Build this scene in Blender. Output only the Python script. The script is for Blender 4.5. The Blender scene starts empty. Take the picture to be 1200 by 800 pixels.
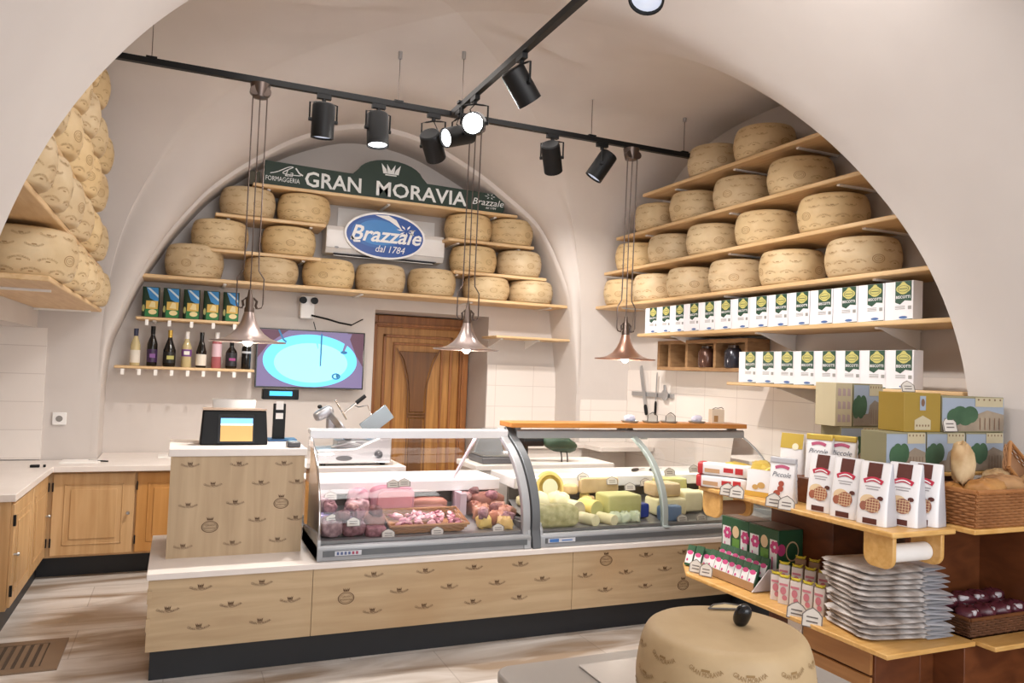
import bpy, math, random
from math import sin, cos, pi, sqrt, radians as RAD
from mathutils import Vector, Matrix, Euler
random.seed(7)
S = bpy.context.scene
COL = S.collection

# ------------------------------------------------------------------ camera
cam_d = bpy.data.cameras.new('camera'); cam = bpy.data.objects.new('camera', cam_d); COL.objects.link(cam)
cam_d.sensor_width = 36; cam_d.lens = 896.71/1200*36; cam_d.clip_start = .05
R_ = Vector((0.91671988, -0.39780832, 0.03705684)); U_ = Vector((-0.04897154, -0.01982891, 0.99860333)); F_ = Vector((0.39651792, 0.91725425, 0.03765884))
m = Matrix.Identity(4)
for i in range(3):
    m[i][0] = R_[i]; m[i][1] = U_[i]; m[i][2] = -F_[i]
m[0][3], m[1][3], m[2][3] = 0, 0, 1.55
cam.matrix_world = m
S.camera = cam
# ------------------------------------------------------------------ exposure, world, large lights
S.view_settings.view_transform = 'Standard'; S.view_settings.look = 'None'
S.view_settings.gamma = 1; S.view_settings.use_curve_mapping = False
S.view_settings.exposure = 0.43
W = bpy.data.worlds.new('world'); S.world = W; W.use_nodes = True
W.node_tree.nodes['Background'].inputs[0].default_value = (.93, .95, 1, 1)
W.node_tree.nodes['Background'].inputs[1].default_value = .85

def area(name, loc, target, sx, sy, power, color=(1, 1, 1)):
    d = bpy.data.lights.new(name, 'AREA'); d.shape = 'RECTANGLE'; d.size = sx; d.size_y = sy; d.energy = power; d.color = color
    o = bpy.data.objects.new(name, d); COL.objects.link(o); o.location = loc
    o.rotation_euler = (Vector(target)-Vector(loc)).to_track_quat('-Z', 'Y').to_euler()
    return o
area('rear_fill_light', (1.6, -1.7, 2.1), (1.5, 5, 1.6), 3.2, 2.2, 58, (.95, .97, 1))  # added fill lamp behind the camera; no window is modelled there
area('near_bay_fill_light', (1.6, 2.1, 3.35), (1.5, 4.9, .6), 1.6, .9, 34, (1, .96, .93))  # added fill above the frame, an area lamp without any fixture
area('service_fill_light', (1.4, 4.9, 3.45), (1.4, 4.9, 0), 2.2, 1.2, 16, (1, .93, .88))  # broad lamp with no fitting, brightens the service side from above
def spot(name, loc, target, power, ang=50, color=(1, .95, .9), blend=.6, rad=.04):
    d = bpy.data.lights.new(name, 'SPOT'); d.energy = power; d.spot_size = RAD(ang); d.spot_blend = blend; d.color = color; d.shadow_soft_size = rad
    o = bpy.data.objects.new(name, d); COL.objects.link(o); o.location = loc
    o.rotation_euler = (Vector(target)-Vector(loc)).to_track_quat('-Z', 'Y').to_euler()
    return o

# ------------------------------------------------------------------ materials
MATS = {}
def lin(c):
    return tuple(((x/12.92) if x <= .04045 else ((x+.055)/1.055)**2.4) for x in c)
def hexc(h):
    return lin(tuple(int(h[i:i+2], 16)/255 for i in (0, 2, 4)))
def mat(name, col, rough=.5, metal=0, spec=.5, emit=None, es=0, trans=0):
    if name in MATS: return MATS[name]
    m = bpy.data.materials.new(name); m.use_nodes = True; b = m.node_tree.nodes['Principled BSDF']
    c = hexc(col) if isinstance(col, str) else col
    b.inputs['Base Color'].default_value = (*c, 1); b.inputs['Roughness'].default_value = rough
    b.inputs['Metallic'].default_value = metal; b.inputs['Specular IOR Level'].default_value = spec
    if trans: b.inputs['Transmission Weight'].default_value = trans
    if emit is not None:
        e = hexc(emit) if isinstance(emit, str) else emit
        b.inputs['Emission Color'].default_value = (*e, 1); b.inputs['Emission Strength'].default_value = es
    # a little procedural mottling so that no surface is perfectly flat
    nt = m.node_tree
    if emit is None and not trans:
        tc = nt.nodes.new('ShaderNodeTexCoord'); n = nt.nodes.new('ShaderNodeTexNoise'); n.inputs['Scale'].default_value = 9
        mx = nt.nodes.new('ShaderNodeMix'); mx.data_type = 'RGBA'; mx.blend_type = 'MIX'
        mx.inputs[6].default_value = (*[x*.93 for x in c], 1); mx.inputs[7].default_value = (*[min(1, x*1.05) for x in c], 1)
        nt.links.new(tc.outputs['Object'], n.inputs['Vector']); nt.links.new(n.outputs['Fac'], mx.inputs[0])
        nt.links.new(mx.outputs[2], b.inputs['Base Color'])
    MATS[name] = m
    return m
def ramp2(nt, fac, c1, c2, p1=.3, p2=.7):
    r = nt.nodes.new('ShaderNodeValToRGB'); r.color_ramp.elements[0].position = p1; r.color_ramp.elements[1].position = p2
    r.color_ramp.elements[0].color = (*c1, 1); r.color_ramp.elements[1].color = (*c2, 1)
    nt.links.new(fac, r.inputs[0]); return r
def wood(name, c1, c2, scale=(1, 12, 12), rough=.45, det=4, nscale=3, bump=.03, patch=None):
    if name in MATS: return MATS[name]
    m = bpy.data.materials.new(name); m.use_nodes = True; nt = m.node_tree; b = nt.nodes['Principled BSDF']
    tc = nt.nodes.new('ShaderNodeTexCoord'); mp = nt.nodes.new('ShaderNodeMapping'); mp.inputs['Scale'].default_value = scale
    n = nt.nodes.new('ShaderNodeTexNoise'); n.inputs['Scale'].default_value = nscale; n.inputs['Detail'].default_value = det; n.inputs['Distortion'].default_value = .6
    nt.links.new(tc.outputs['Object'], mp.inputs[0]); nt.links.new(mp.outputs[0], n.inputs['Vector'])
    r = ramp2(nt, n.outputs['Fac'], hexc(c1), hexc(c2), .3, .72)
    out = r.outputs[0]
    if patch:
        n2 = nt.nodes.new('ShaderNodeTexNoise'); n2.inputs['Scale'].default_value = 1.3
        nt.links.new(tc.outputs['Object'], n2.inputs['Vector'])
        mx = nt.nodes.new('ShaderNodeMix'); mx.data_type = 'RGBA'; mx.inputs[7].default_value = (*hexc(patch), 1)
        mr = nt.nodes.new('ShaderNodeMapRange'); mr.inputs[1].default_value = .5; mr.inputs[2].default_value = .75; mr.inputs[4].default_value = .6
        nt.links.new(n2.outputs['Fac'], mr.inputs[0]); nt.links.new(mr.outputs[0], mx.inputs[0]); nt.links.new(out, mx.inputs[6]); out = mx.outputs[2]
    nt.links.new(out, b.inputs['Base Color']); b.inputs['Roughness'].default_value = rough
    bp = nt.nodes.new('ShaderNodeBump'); bp.inputs['Strength'].default_value = bump; nt.links.new(n.outputs['Fac'], bp.inputs['Height']); nt.links.new(bp.outputs[0], b.inputs['Normal'])
    MATS[name] = m
    return m
def glass(name, tint=(1, 1, 1), gloss=.08):
    if name in MATS: return MATS[name]
    m = bpy.data.materials.new(name); m.use_nodes = True; nt = m.node_tree
    nt.nodes.remove(nt.nodes['Principled BSDF']); out = nt.nodes['Material Output']
    t = nt.nodes.new('ShaderNodeBsdfTransparent'); t.inputs[0].default_value = (*tint, 1)
    g = nt.nodes.new('ShaderNodeBsdfGlossy'); g.inputs['Roughness'].default_value = .04
    fr = nt.nodes.new('ShaderNodeFresnel'); fr.inputs[0].default_value = 1.35
    ad = nt.nodes.new('ShaderNodeMath'); ad.operation = 'MULTIPLY_ADD'; ad.inputs[1].default_value = .9; ad.inputs[2].default_value = gloss*.2
    nt.links.new(fr.outputs[0], ad.inputs[0])
    mx = nt.nodes.new('ShaderNodeMixShader'); nt.links.new(ad.outputs[0], mx.inputs[0]); nt.links.new(t.outputs[0], mx.inputs[1]); nt.links.new(g.outputs[0], mx.inputs[2])
    nt.links.new(mx.outputs[0], out.inputs[0]); MATS[name] = m
    return m

# plaster: white wash, faint trowel unevenness
def plaster_mat():
    m = bpy.data.materials.new('plaster'); m.use_nodes = True; nt = m.node_tree; b = nt.nodes['Principled BSDF']
    tc = nt.nodes.new('ShaderNodeTexCoord'); n = nt.nodes.new('ShaderNodeTexNoise'); n.inputs['Scale'].default_value = 1.2; n.inputs['Detail'].default_value = 3
    nt.links.new(tc.outputs['Object'], n.inputs['Vector'])
    r = ramp2(nt, n.outputs['Fac'], hexc('CCC4BF'), hexc('D6CFCA'))
    nt.links.new(r.outputs[0], b.inputs['Base Color']); b.inputs['Roughness'].default_value = .85
    n2 = nt.nodes.new('ShaderNodeTexNoise'); n2.inputs['Scale'].default_value = 5; nt.links.new(tc.outputs['Object'], n2.inputs['Vector'])
    bp = nt.nodes.new('ShaderNodeBump'); bp.inputs['Strength'].default_value = .12; bp.inputs['Distance'].default_value = .03
    nt.links.new(n2.outputs['Fac'], bp.inputs['Height']); nt.links.new(bp.outputs[0], b.inputs['Normal'])
    return m
PLASTER = plaster_mat()
def tile_mat(name, axis):
    m = bpy.data.materials.new(name); m.use_nodes = True; nt = m.node_tree; b = nt.nodes['Principled BSDF']
    tc = nt.nodes.new('ShaderNodeTexCoord'); sp = nt.nodes.new('ShaderNodeSeparateXYZ'); cb = nt.nodes.new('ShaderNodeCombineXYZ')
    nt.links.new(tc.outputs['Object'], sp.inputs[0]); nt.links.new(sp.outputs[axis], cb.inputs[0]); nt.links.new(sp.outputs[2], cb.inputs[1])
    br = nt.nodes.new('ShaderNodeTexBrick'); br.offset = 0; br.inputs['Scale'].default_value = 1; br.inputs['Brick Width'].default_value = .4; br.inputs['Row Height'].default_value = .2
    br.inputs['Mortar Size'].default_value = .003; br.inputs['Color1'].default_value = (*hexc('EDE6E0'), 1); br.inputs['Color2'].default_value = (*hexc('EAE2DC'), 1); br.inputs['Mortar'].default_value = (*hexc('D8CFC9'), 1)
    nt.links.new(cb.outputs[0], br.inputs['Vector']); nt.links.new(br.outputs['Color'], b.inputs['Base Color']); b.inputs['Roughness'].default_value = .25
    return m
TILE_X = tile_mat('wall_tiles_x', 0); TILE_Y = tile_mat('wall_tiles_y', 1)
def floor_mat():
    m = bpy.data.materials.new('stone_floor'); m.use_nodes = True; nt = m.node_tree; b = nt.nodes['Principled BSDF']
    tc = nt.nodes.new('ShaderNodeTexCoord'); mp = nt.nodes.new('ShaderNodeMapping'); mp.inputs['Scale'].default_value = (.55, 2.4, 1); mp.inputs['Rotation'].default_value = (0, 0, .05)
    nt.links.new(tc.outputs['Object'], mp.inputs[0])
    n = nt.nodes.new('ShaderNodeTexNoise'); n.inputs['Scale'].default_value = 1.9; n.inputs['Detail'].default_value = 6; n.inputs['Distortion'].default_value = 1.0; nt.links.new(mp.outputs[0], n.inputs['Vector'])
    r = ramp2(nt, n.outputs['Fac'], hexc('9E8B78'), hexc('DDD8D3'), .36, .62)
    sp = nt.nodes.new('ShaderNodeSeparateXYZ'); nt.links.new(tc.outputs['Object'], sp.inputs[0])
    br = nt.nodes.new('ShaderNodeTexBrick'); br.inputs['Scale'].default_value = 1; br.inputs['Brick Width'].default_value = .9; br.inputs['Row Height'].default_value = .45
    br.inputs['Mortar Size'].default_value = .003; br.inputs['Color1'].default_value = (.86, .84, .82, 1); br.inputs['Color2'].default_value = (1, 1, 1, 1); br.inputs['Mortar'].default_value = (.6, .57, .54, 1)
    nt.links.new(tc.outputs['Object'], br.inputs['Vector'])
    mx = nt.nodes.new('ShaderNodeMix'); mx.data_type = 'RGBA'; mx.blend_type = 'MULTIPLY'; mx.inputs[0].default_value = .8
    nt.links.new(r.outputs[0], mx.inputs[6]); nt.links.new(br.outputs['Color'], mx.inputs[7])
    nt.links.new(mx.outputs[2], b.inputs['Base Color']); b.inputs['Roughness'].default_value = .32
    return m
FLOOR = floor_mat()
SHELFW = wood('pale_beech_shelf', 'D2AE7E', 'E0C093', (2, 2, 14), .5)
SHELFX = wood('pale_beech_shelf_grain_x', 'D2AE7E', 'E2C397', (1, 12, 12), .5)
SHELFY = wood('pale_beech_shelf_grain_y', 'D0AB7A', 'E0C093', (12, 1, 12), .5)
PANELW = wood('printed_oak_board', 'B39A78', 'C6AE8B', (1, 10, 12), .5, nscale=2, patch='AE8E66')
PANELV = wood('printed_oak_board_upright', 'B09878', 'C0A887', (12, 10, .8), .5, nscale=2)
CABW = wood('honey_beech_cabinet', 'BC9463', 'D2AE80', (10, 10, .8), .4, nscale=2)
CABW2 = wood('deeper_honey_cabinet', 'BA8444', 'CC985A', (10, 10, .8), .4, nscale=2)
DOORW = wood('varnished_pine_door', '9C6830', 'C89250', (14, 14, .7), .35, nscale=2)
DOORD = wood('dark_door_panel', '6B4526', '86592F', (14, 14, .7), .35, nscale=2)
DOORF = wood('door_frame_wood', '8E5A32', 'B27642', (14, 14, .7), .35, nscale=2)
STANDW = wood('chestnut_stand', '5B3018', '7A4525', (2, 2, 5), .4, nscale=3)
STANDL = wood('oak_drawer_front', 'A5713F', 'BC8850', (12, 1, 9), .4, nscale=2)
PINE = wood('honey_pine_board', 'CF9C55', 'E2B672', (3, 12, 12), .35)
BOARD = wood('orange_beech_board', 'B9742F', 'CE8B45', (1, 12, 12), .35)
CRATEW = wood('old_crate_wood', '8C6A49', 'A6835C', (3, 3, 10), .7)
BLACK = mat('matt_black', '0D0E10', .5, 0, .3); BLACKG = mat('gloss_black', '101114', .15); DARKM = mat('aged_bronze', '5E524C', .35, .8)
PLINTH = mat('black_plinth', '1E2024', .5)
WHITE = mat('white_lacquer', 'F0EEEC', .35); WHITEM = mat('white_laminate', 'E8E0DA', .4); PAPER = mat('white_paper', 'F3F0EC', .7)
STEEL = mat('brushed_steel', 'B9BABC', .3, .9); ALU = mat('grey_aluminium', 'A6A8AB', .4, .3); ALUD = mat('dark_grey_aluminium', '6C7074', .4, .4)
CHROME = mat('chrome', 'D8D8DA', .12, 1)
GLASS = glass('clear_glass'); GLASSF = glass('clear_glass_front', (.97, .985, .98), .12)
INK = mat('brown_print', '5B4027', .6); INKL = mat('faint_rind_print', 'A4855C', .8)

# ------------------------------------------------------------------ mesh builder
class MB:
    def __init__(s): s.v = []; s.f = []; s.m = []
    def add(s, vs, fs, mi=0):
        o = len(s.v); s.v += [tuple(p) for p in vs]; s.f += [tuple(i+o for i in f) for f in fs]; s.m += [mi]*len(fs); return s
    def box(s, x0, y0, z0, x1, y1, z1, mi=0, M=None):
        vs = [Vector((x, y, z)) for z in (z0, z1) for x, y in ((x0, y0), (x1, y0), (x1, y1), (x0, y1))]
        if M is not None: vs = [M @ p for p in vs]
        return s.add(vs, [(3, 2, 1, 0), (4, 5, 6, 7), (0, 1, 5, 4), (1, 2, 6, 5), (2, 3, 7, 6), (3, 0, 4, 7)], mi)
    def lathe(s, prof, n=24, mi=0, M=None, c=(0, 0)):
        vs = []; fs = []
        for r, z in prof:
            for i in range(n):
                a = 2*pi*i/n; p = Vector((c[0]+r*cos(a), c[1]+r*sin(a), z)); vs.append(M @ p if M is not None else p)
        for k in range(len(prof)-1):
            for i in range(n):
                j = (i+1) % n; fs.append((k*n+i, k*n+j, (k+1)*n+j, (k+1)*n+i))
        if prof[0][0] > 1e-5: fs.append(tuple(reversed(range(n))))
        if prof[-1][0] > 1e-5: fs.append(tuple((len(prof)-1)*n+i for i in range(n)))
        return s.add(vs, fs, mi)
    def cyl(s, p0, p1, r0, r1=None, n=16, mi=0):
        p0 = Vector(p0); p1 = Vector(p1); r1 = r0 if r1 is None else r1; d = p1-p0
        M = Matrix.Translation(p0) @ d.to_track_quat('Z', 'Y').to_matrix().to_4x4()
        return s.lathe([(r0, 0), (r1, d.length)], n, mi, M)
    def tube(s, pts, r, n=6, mi=0):
        pts = [Vector(p) for p in pts]; vs = []; fs = []
        for k, p in enumerate(pts):
            d = (pts[min(k+1, len(pts)-1)]-pts[max(k-1, 0)]).normalized()
            ref = Vector((0, 0, 1)) if abs(d.z) < .9 else Vector((1, 0, 0))
            a = d.cross(ref).normalized(); b = d.cross(a)
            for i in range(n):
                t = 2*pi*i/n; vs.append(p+(a*cos(t)+b*sin(t))*r)
        for k in range(len(pts)-1):
            for i in range(n):
                j = (i+1) % n; fs.append((k*n+i, k*n+j, (k+1)*n+j, (k+1)*n+i))
        fs.append(tuple(reversed(range(n)))); fs.append(tuple((len(pts)-1)*n+i for i in range(n)))
        return s.add(vs, fs, mi)
    def prism(s, poly, d0, d1, fn, mi=0):
        # poly: 2d outline, fn(u, v, w) -> point, extruded from w=d0 to w=d1
        n = len(poly); vs = [fn(u, v, d0) for u, v in poly]+[fn(u, v, d1) for u, v in poly]
        fs = [tuple(reversed(range(n))), tuple(range(n, 2*n))]+[(i, (i+1) % n, n+(i+1) % n, n+i) for i in range(n)]
        return s.add(vs, fs, mi)
    def se(s, c, r, e1=1, e2=1, nu=20, nv=12, mi=0, M=None, wob=0, seed=0):
        # superellipsoid: rounded lump
        rnd = random.Random(seed); ph = [rnd.uniform(0, 6.28) for _ in range(6)]
        def q(x, e): return math.copysign(abs(x)**e, x)
        vs = []
        for j in range(nv+1):
            t = -pi/2+pi*j/nv
            for i in range(nu):
                a = 2*pi*i/nu
                w = 1+wob*(sin(3*a+ph[0]+2*t)+sin(5*a+ph[1])*cos(4*t+ph[2])+.6*sin(9*a+7*t+ph[3]))
                p = Vector((r[0]*q(cos(t), e1)*q(cos(a), e2)*w, r[1]*q(cos(t), e1)*q(sin(a), e2)*w, r[2]*q(sin(t), e1)*w))
                if M is not None: p = M @ p
                vs.append(p+Vector(c))
        fs = [(j*nu+i, j*nu+(i+1) % nu, (j+1)*nu+(i+1) % nu, (j+1)*nu+i) for j in range(nv) for i in range(nu)]
        return s.add(vs, fs, mi)
    def grid(s, fn, nu, nv, mi=0, flip=False):
        vs = [fn(i/nu, j/nv) for j in range(nv+1) for i in range(nu+1)]
        fs = []
        for j in range(nv):
            for i in range(nu):
                a = j*(nu+1)+i; q = (a, a+1, a+nu+2, a+nu+1); fs.append(tuple(reversed(q)) if flip else q)
        return s.add(vs, fs, mi)
    def build(s, name, mats, parent=None, loc=(0, 0, 0), rot=(0, 0, 0), bevel=0, solid=0, ang=35, smooth=True):
        me = bpy.data.meshes.new(name); me.from_pydata(s.v, [], s.f)
        if not isinstance(mats, (list, tuple)): mats = [mats]
        for mm in mats: me.materials.append(mm)
        me.polygons.foreach_set('material_index', s.m); me.update(); me.validate()
        if smooth:
            me.shade_smooth(); me.set_sharp_from_angle(angle=RAD(ang))
        o = bpy.data.objects.new(name, me); COL.objects.link(o); o.location = loc; o.rotation_euler = rot
        if parent is not None: o.parent = parent
        if solid:
            md = o.modifiers.new('solid', 'SOLIDIFY'); md.thickness = solid; md.offset = 0
        if bevel:
            md = o.modifiers.new('bevel', 'BEVEL'); md.width = bevel; md.segments = 2; md.limit_method = 'ANGLE'; md.harden_normals = False
        return o

_TX = {}
def textmesh(body, bold=0):
    key = (body, bold)
    if key in _TX: return _TX[key]
    c = bpy.data.curves.new('t', 'FONT'); c.body = body; c.size = 1; c.resolution_u = 2; c.align_x = 'CENTER'; c.fill_mode = 'BOTH'; c.offset = bold
    o = bpy.data.objects.new('t', c); COL.objects.link(o)
    dg = bpy.context.evaluated_depsgraph_get(); me = bpy.data.meshes.new_from_object(o.evaluated_get(dg))
    r = ([(v.co.x, v.co.y) for v in me.vertices], [tuple(p.vertices) for p in me.polygons])
    COL.objects.unlink(o); bpy.data.objects.remove(o); bpy.data.curves.remove(c); bpy.data.meshes.remove(me)
    _TX[key] = r; return r
def text(mb, body, size, fn, mi=0, width=None, shear=0, R=None, bold=0):
    # fn(u, v) -> 3d; width squeezes the line to a given width; R bends it on a circle (positive: smile)
    vs, fs = textmesh(body, bold)
    w = max(x for x, y in vs)-min(x for x, y in vs); k = (width/(w*size)) if width else 1
    out = []
    for x, y in vs:
        x = x*size*k+y*size*shear; y = y*size
        if R:
            a = x/abs(R)
            if R > 0: x, y = (R-y)*sin(a), R-(R-y)*cos(a)
            else: r = -R+y; x, y = r*sin(a), r*cos(a)+R
        out.append(fn(x, y))
    mb.add(out, fs, mi)
def disc(mb, c, rx, ry, fn, mi=0, n=24, r0=0):
    if r0 == 0:
        mb.add([fn(c[0]+rx*cos(2*pi*i/n), c[1]+ry*sin(2*pi*i/n)) for i in range(n)], [tuple(range(n))], mi)
    else:
        vs = [fn(c[0]+k*rx*cos(2*pi*i/n), c[1]+k*ry*sin(2*pi*i/n)) for k in (1, r0) for i in range(n)]
        mb.add(vs, [(i, (i+1) % n, n+(i+1) % n, n+i) for i in range(n)], mi)
def poly(mb, pts, fn, mi=0): mb.add([fn(u, v) for u, v in pts], [tuple(range(len(pts)))], mi)
def stroke(mb, pts, w, fn, mi=0):
    vs = []
    for k, (x, y) in enumerate(pts):
        a = pts[min(k+1, len(pts)-1)]; b = pts[max(k-1, 0)]; dx, dy = a[0]-b[0], a[1]-b[1]; l = sqrt(dx*dx+dy*dy) or 1
        vs += [fn(x-dy/l*w/2, y+dx/l*w/2), fn(x+dy/l*w/2, y-dx/l*w/2)]
    mb.add(vs, [(2*k, 2*k+1, 2*k+3, 2*k+2) for k in range(len(pts)-1)], mi)
def crown(mb, c, w, h, fn, mi=0):
    x, y = c
    poly(mb, [(x-w/2, y+h), (x-w*.4, y), (x-w*.17, y), (x-w*.25, y+h*.45)], fn, mi)
    poly(mb, [(x-w*.22, y+h), (x-w*.17, y), (x, y), (x, y+h*.35)], fn, mi)
    poly(mb, [(x+w*.22, y+h), (x, y+h*.35), (x, y), (x+w*.17, y)], fn, mi)
    poly(mb, [(x+w/2, y+h), (x+w*.25, y+h*.45), (x+w*.17, y), (x+w*.4, y)], fn, mi)

# ------------------------------------------------------------------ things
def tag(o, label, cat, group=None, kind=None):
    o['label'] = label; o['category'] = cat
    if group: o['group'] = group
    if kind: o['kind'] = kind
    return o
def thing(name, label, cat, loc=(0, 0, 0), rz=0, group=None):
    o = bpy.data.objects.new(name, None); COL.objects.link(o); o.location = loc; o.rotation_euler = (0, 0, rz); o.empty_display_size = .05
    return tag(o, label, cat, group)
def struct(o): o['kind'] = 'structure'; return o
def dup(root, loc, rz=0, label=None, group=None, rot=None):
    r = root.copy(); COL.objects.link(r); r.location = loc; r.rotation_euler = rot if rot else (0, 0, rz)
    if label: r['label'] = label
    if group: r['group'] = group
    for ch in [c for c in ALLCH(root)]:
        c = ch.copy(); COL.objects.link(c); c.parent = r
        for g in ALLCH(ch):
            d = g.copy(); COL.objects.link(d); d.parent = c
    return r
def ALLCH(o): return [c for c in bpy.data.objects if c.parent == o]
ORD = ['first', 'second', 'third', 'fourth', 'fifth', 'sixth', 'seventh', 'eighth', 'ninth', 'tenth', 'eleventh', 'twelfth', 'thirteenth', 'fourteenth', 'fifteenth', 'sixteenth']

# ================================================================== THE ROOM
XC, AA, YC, BB, ZS, RISE = 1.47, 2.02, 4.45, 1.95, 1.3, 2.3
XL, XR = XC-AA, XC+AA            # pier lines
YN, YF = YC-BB, YC+BB
def pf(t, far):
    t = min(1, abs(t)); return ZS+RISE*((1-t**2.8)**(1/2.8) if far else sqrt(1-t*t))
def Az(x, far=True): return pf((x-XC)/AA, far)
def Bz(y): return pf((y-YC)/BB, y > YC)
def ceil_z(x, y): return max(Az(x) if XL < x < XR else -9, Bz(y) if YN < y < YF else -9)
XLW, XRW, YBW, YNEAR = -.95, 4.02, 6.85, -1.5
N0 = [(-.53, 0), (-.53, 1.3), (-.515, 1.5), (-.49, 1.66), (-.44, 1.80), (-.33, 2.08), (-.22, 2.30), (-.11, 2.49), (0, 2.65), (.14, 2.83), (.28, 2.965), (.43, 3.09), (.72, 3.30), (1.0, 3.44), (1.22, 3.515),
      (1.43, 3.54), (1.7, 3.52), (1.95, 3.46), (2.21, 3.35), (2.44, 3.235), (2.66, 3.10), (2.95, 2.90), (3.11, 2.70), (3.23, 2.48), (3.33, 2.24), (3.38, 1.95), (3.43, 1.6), (3.45, 1.3), (3.45, 0)]
def spl(P, k=4):
    out = []
    for i in range(len(P)-1):
        p0 = P[max(0, i-1)]; p1 = P[i]; p2 = P[i+1]; p3 = P[min(len(P)-1, i+2)]
        for s in range(k):
            t = s/k
            out.append(tuple(.5*((2*p1[q])+(-p0[q]+p2[q])*t+(2*p0[q]-5*p1[q]+4*p2[q]-p3[q])*t*t+(-p0[q]+3*p1[q]-3*p2[q]+p3[q])*t**3) for q in (0, 1)))
    return out+[P[-1]]
N = [N0[0]]+spl(N0[1:-1])+[N0[-1]]
def Nz(x):
    for (x0, z0), (x1, z1) in zip(N[1:-1], N[2:]):
        if x0 <= x <= x1 and x1 > x0: return z0+(z1-z0)*(x-x0)/(x1-x0)
    return ZS
b = MB(); NT = 96
def soft(p):
    # the groins fade out towards the crown
    x, y, z = p; u = abs((x-XC)/AA); v = abs((y-YC)/BB); um = max(u, v)
    if um >= .85: return p
    k = (.62+.5*max(0, (XC-x)/AA)*max(0, (y-YC)/BB))*(1-um/.85)**1.1; a, c = Az(x, y > YC), Bz(y); h = max(k-abs(a-c), 0)
    return (x, y, z+h*h/(4*k))
def aweb_near(i, j):
    t = pi*i; u = -cos(t); return (XC+u*AA, YNEAR+(YC-abs(u)*BB-YNEAR)*j, pf(u, False))
def aweb_far(i, j):
    t = pi*i; u = -cos(t); y0 = YC+abs(u)*BB; return (XC+u*AA, y0+(YF-y0)*j, aw(XC+u*AA, j, abs(u)))
def aw(x, j, u):
    a = Az(x); w = j*j*(3-2*j); n_ = max(ZS, min(a, Nz(x)+.05)); return a+(n_-a)*w
def bweb_l(i, j):
    t = pi*i; v = -cos(t); x1 = XC-abs(v)*AA; return (XLW+(x1-XLW)*j, YC+v*BB, pf(v, v > 0))
def bweb_r(i, j):
    t = pi*i; v = -cos(t); x0 = XC+abs(v)*AA; return (x0+(XRW-x0)*j, YC+v*BB, pf(v, v > 0))
for fn, nv in ((aweb_near, 60), (aweb_far, 40), (bweb_l, 40), (bweb_r, 40)): b.grid(lambda i, j, fn=fn: soft(fn(i, j)), NT, nv)
struct(b.build('ceiling', PLASTER, ang=25))
# floor
b = MB(); b.box(-2.2, YNEAR, -.05, 4.6, 8.1, 0); struct(b.build('floor', FLOOR, smooth=False))
# side walls on the camera side and near faces of the recesses
b = MB(); b.box(XL-.12, YNEAR, 0, XL, YN, ZS); b.box(XL-1.2, YN-.1, 0, XL-.12, YN, 1.75); b.box(XLW-.05, YN-.1, 1.75, XL-.12, YN, 1.9); struct(b.build('wall_near_left', PLASTER))
b = MB(); b.box(XR, YNEAR, 0, XR+.12, YN, ZS); b.box(XR+.12, YN-.1, 0, XRW+.05, YN, 1.4); struct(b.build('wall_near_right', PLASTER))
# left wall: plaster above a tiled recess
b = MB()
def strip_top(b, xa, y0, y1, zb, flip):
    n = 96
    for k in range(n):
        a = (y0+y1)/2-(y1-y0)/2*cos(pi*k/n); c = (y0+y1)/2-(y1-y0)/2*cos(pi*(k+1)/n)
        f = [(xa, a, zb), (xa, c, zb), (xa, c, max(zb, Bz(c)+.02)), (xa, a, max(zb, Bz(a)+.02))]
        b.add(f, [(0, 1, 2, 3) if flip else (3, 2, 1, 0)])
strip_top(b, XLW, YN, YF, 1.73, True)
b.box(-1.75, YN, 1.73, XLW-.001, YF, 1.8)
b.box(-1.75, YN, 0, -1.7, YF, 1.73)
struct(b.build('wall_left', PLASTER))
b = MB(); b.box(-1.7, YF-.012, .79, -.885, YF+.06, 1.73); struct(b.build('trim_1', TILE_X, smooth=False))
# right wall
b = MB(); strip_top(b, XRW, YN, YF, 0, False); struct(b.build('wall_right', PLASTER))
b = MB(); b.box(XRW-.012, YN+.01, .0, XRW-.001, YF-.001, 1.6); struct(b.build('trim_2', TILE_Y, smooth=False))
# back wall with its arched recess
b = MB(); vs = []
RD = .05
for x, z in N:
    u = max(-1, min(1, (x-XC)/AA)); zt = max(ZS, min(Az(x), z+.05)) if XL < x < XR else ZS
    # soft rounded lip between the vault and the recess
    vs += [(x, YF, max(zt, z)+.02), (x, YF, z+RD*.9 if z > 1.25 else z), (x, YF+RD*.3, z+RD*.25 if z > 1.25 else z), (x, YF+RD, z), (x, YBW, z)]
n = len(N); b.add(vs, [(5*k+q, 5*k+5+q, 5*k+6+q, 5*k+1+q) for k in range(n-1) for q in range(4)])
b.box(XLW-.9, YF+.002, 0, -.54, YBW, 1.4); b.box(XLW-.9, YF+.002, 1.4, -.6, YBW, 2.2); b.box(3.46, YF+.002, 0, XRW+.05, YBW, 1.3)
b.box(3.448, YF, 0, 3.50, YF+.05, 1.9); b.box(-.57, YF, 0, -.528, YF+.05, 1.9)
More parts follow.
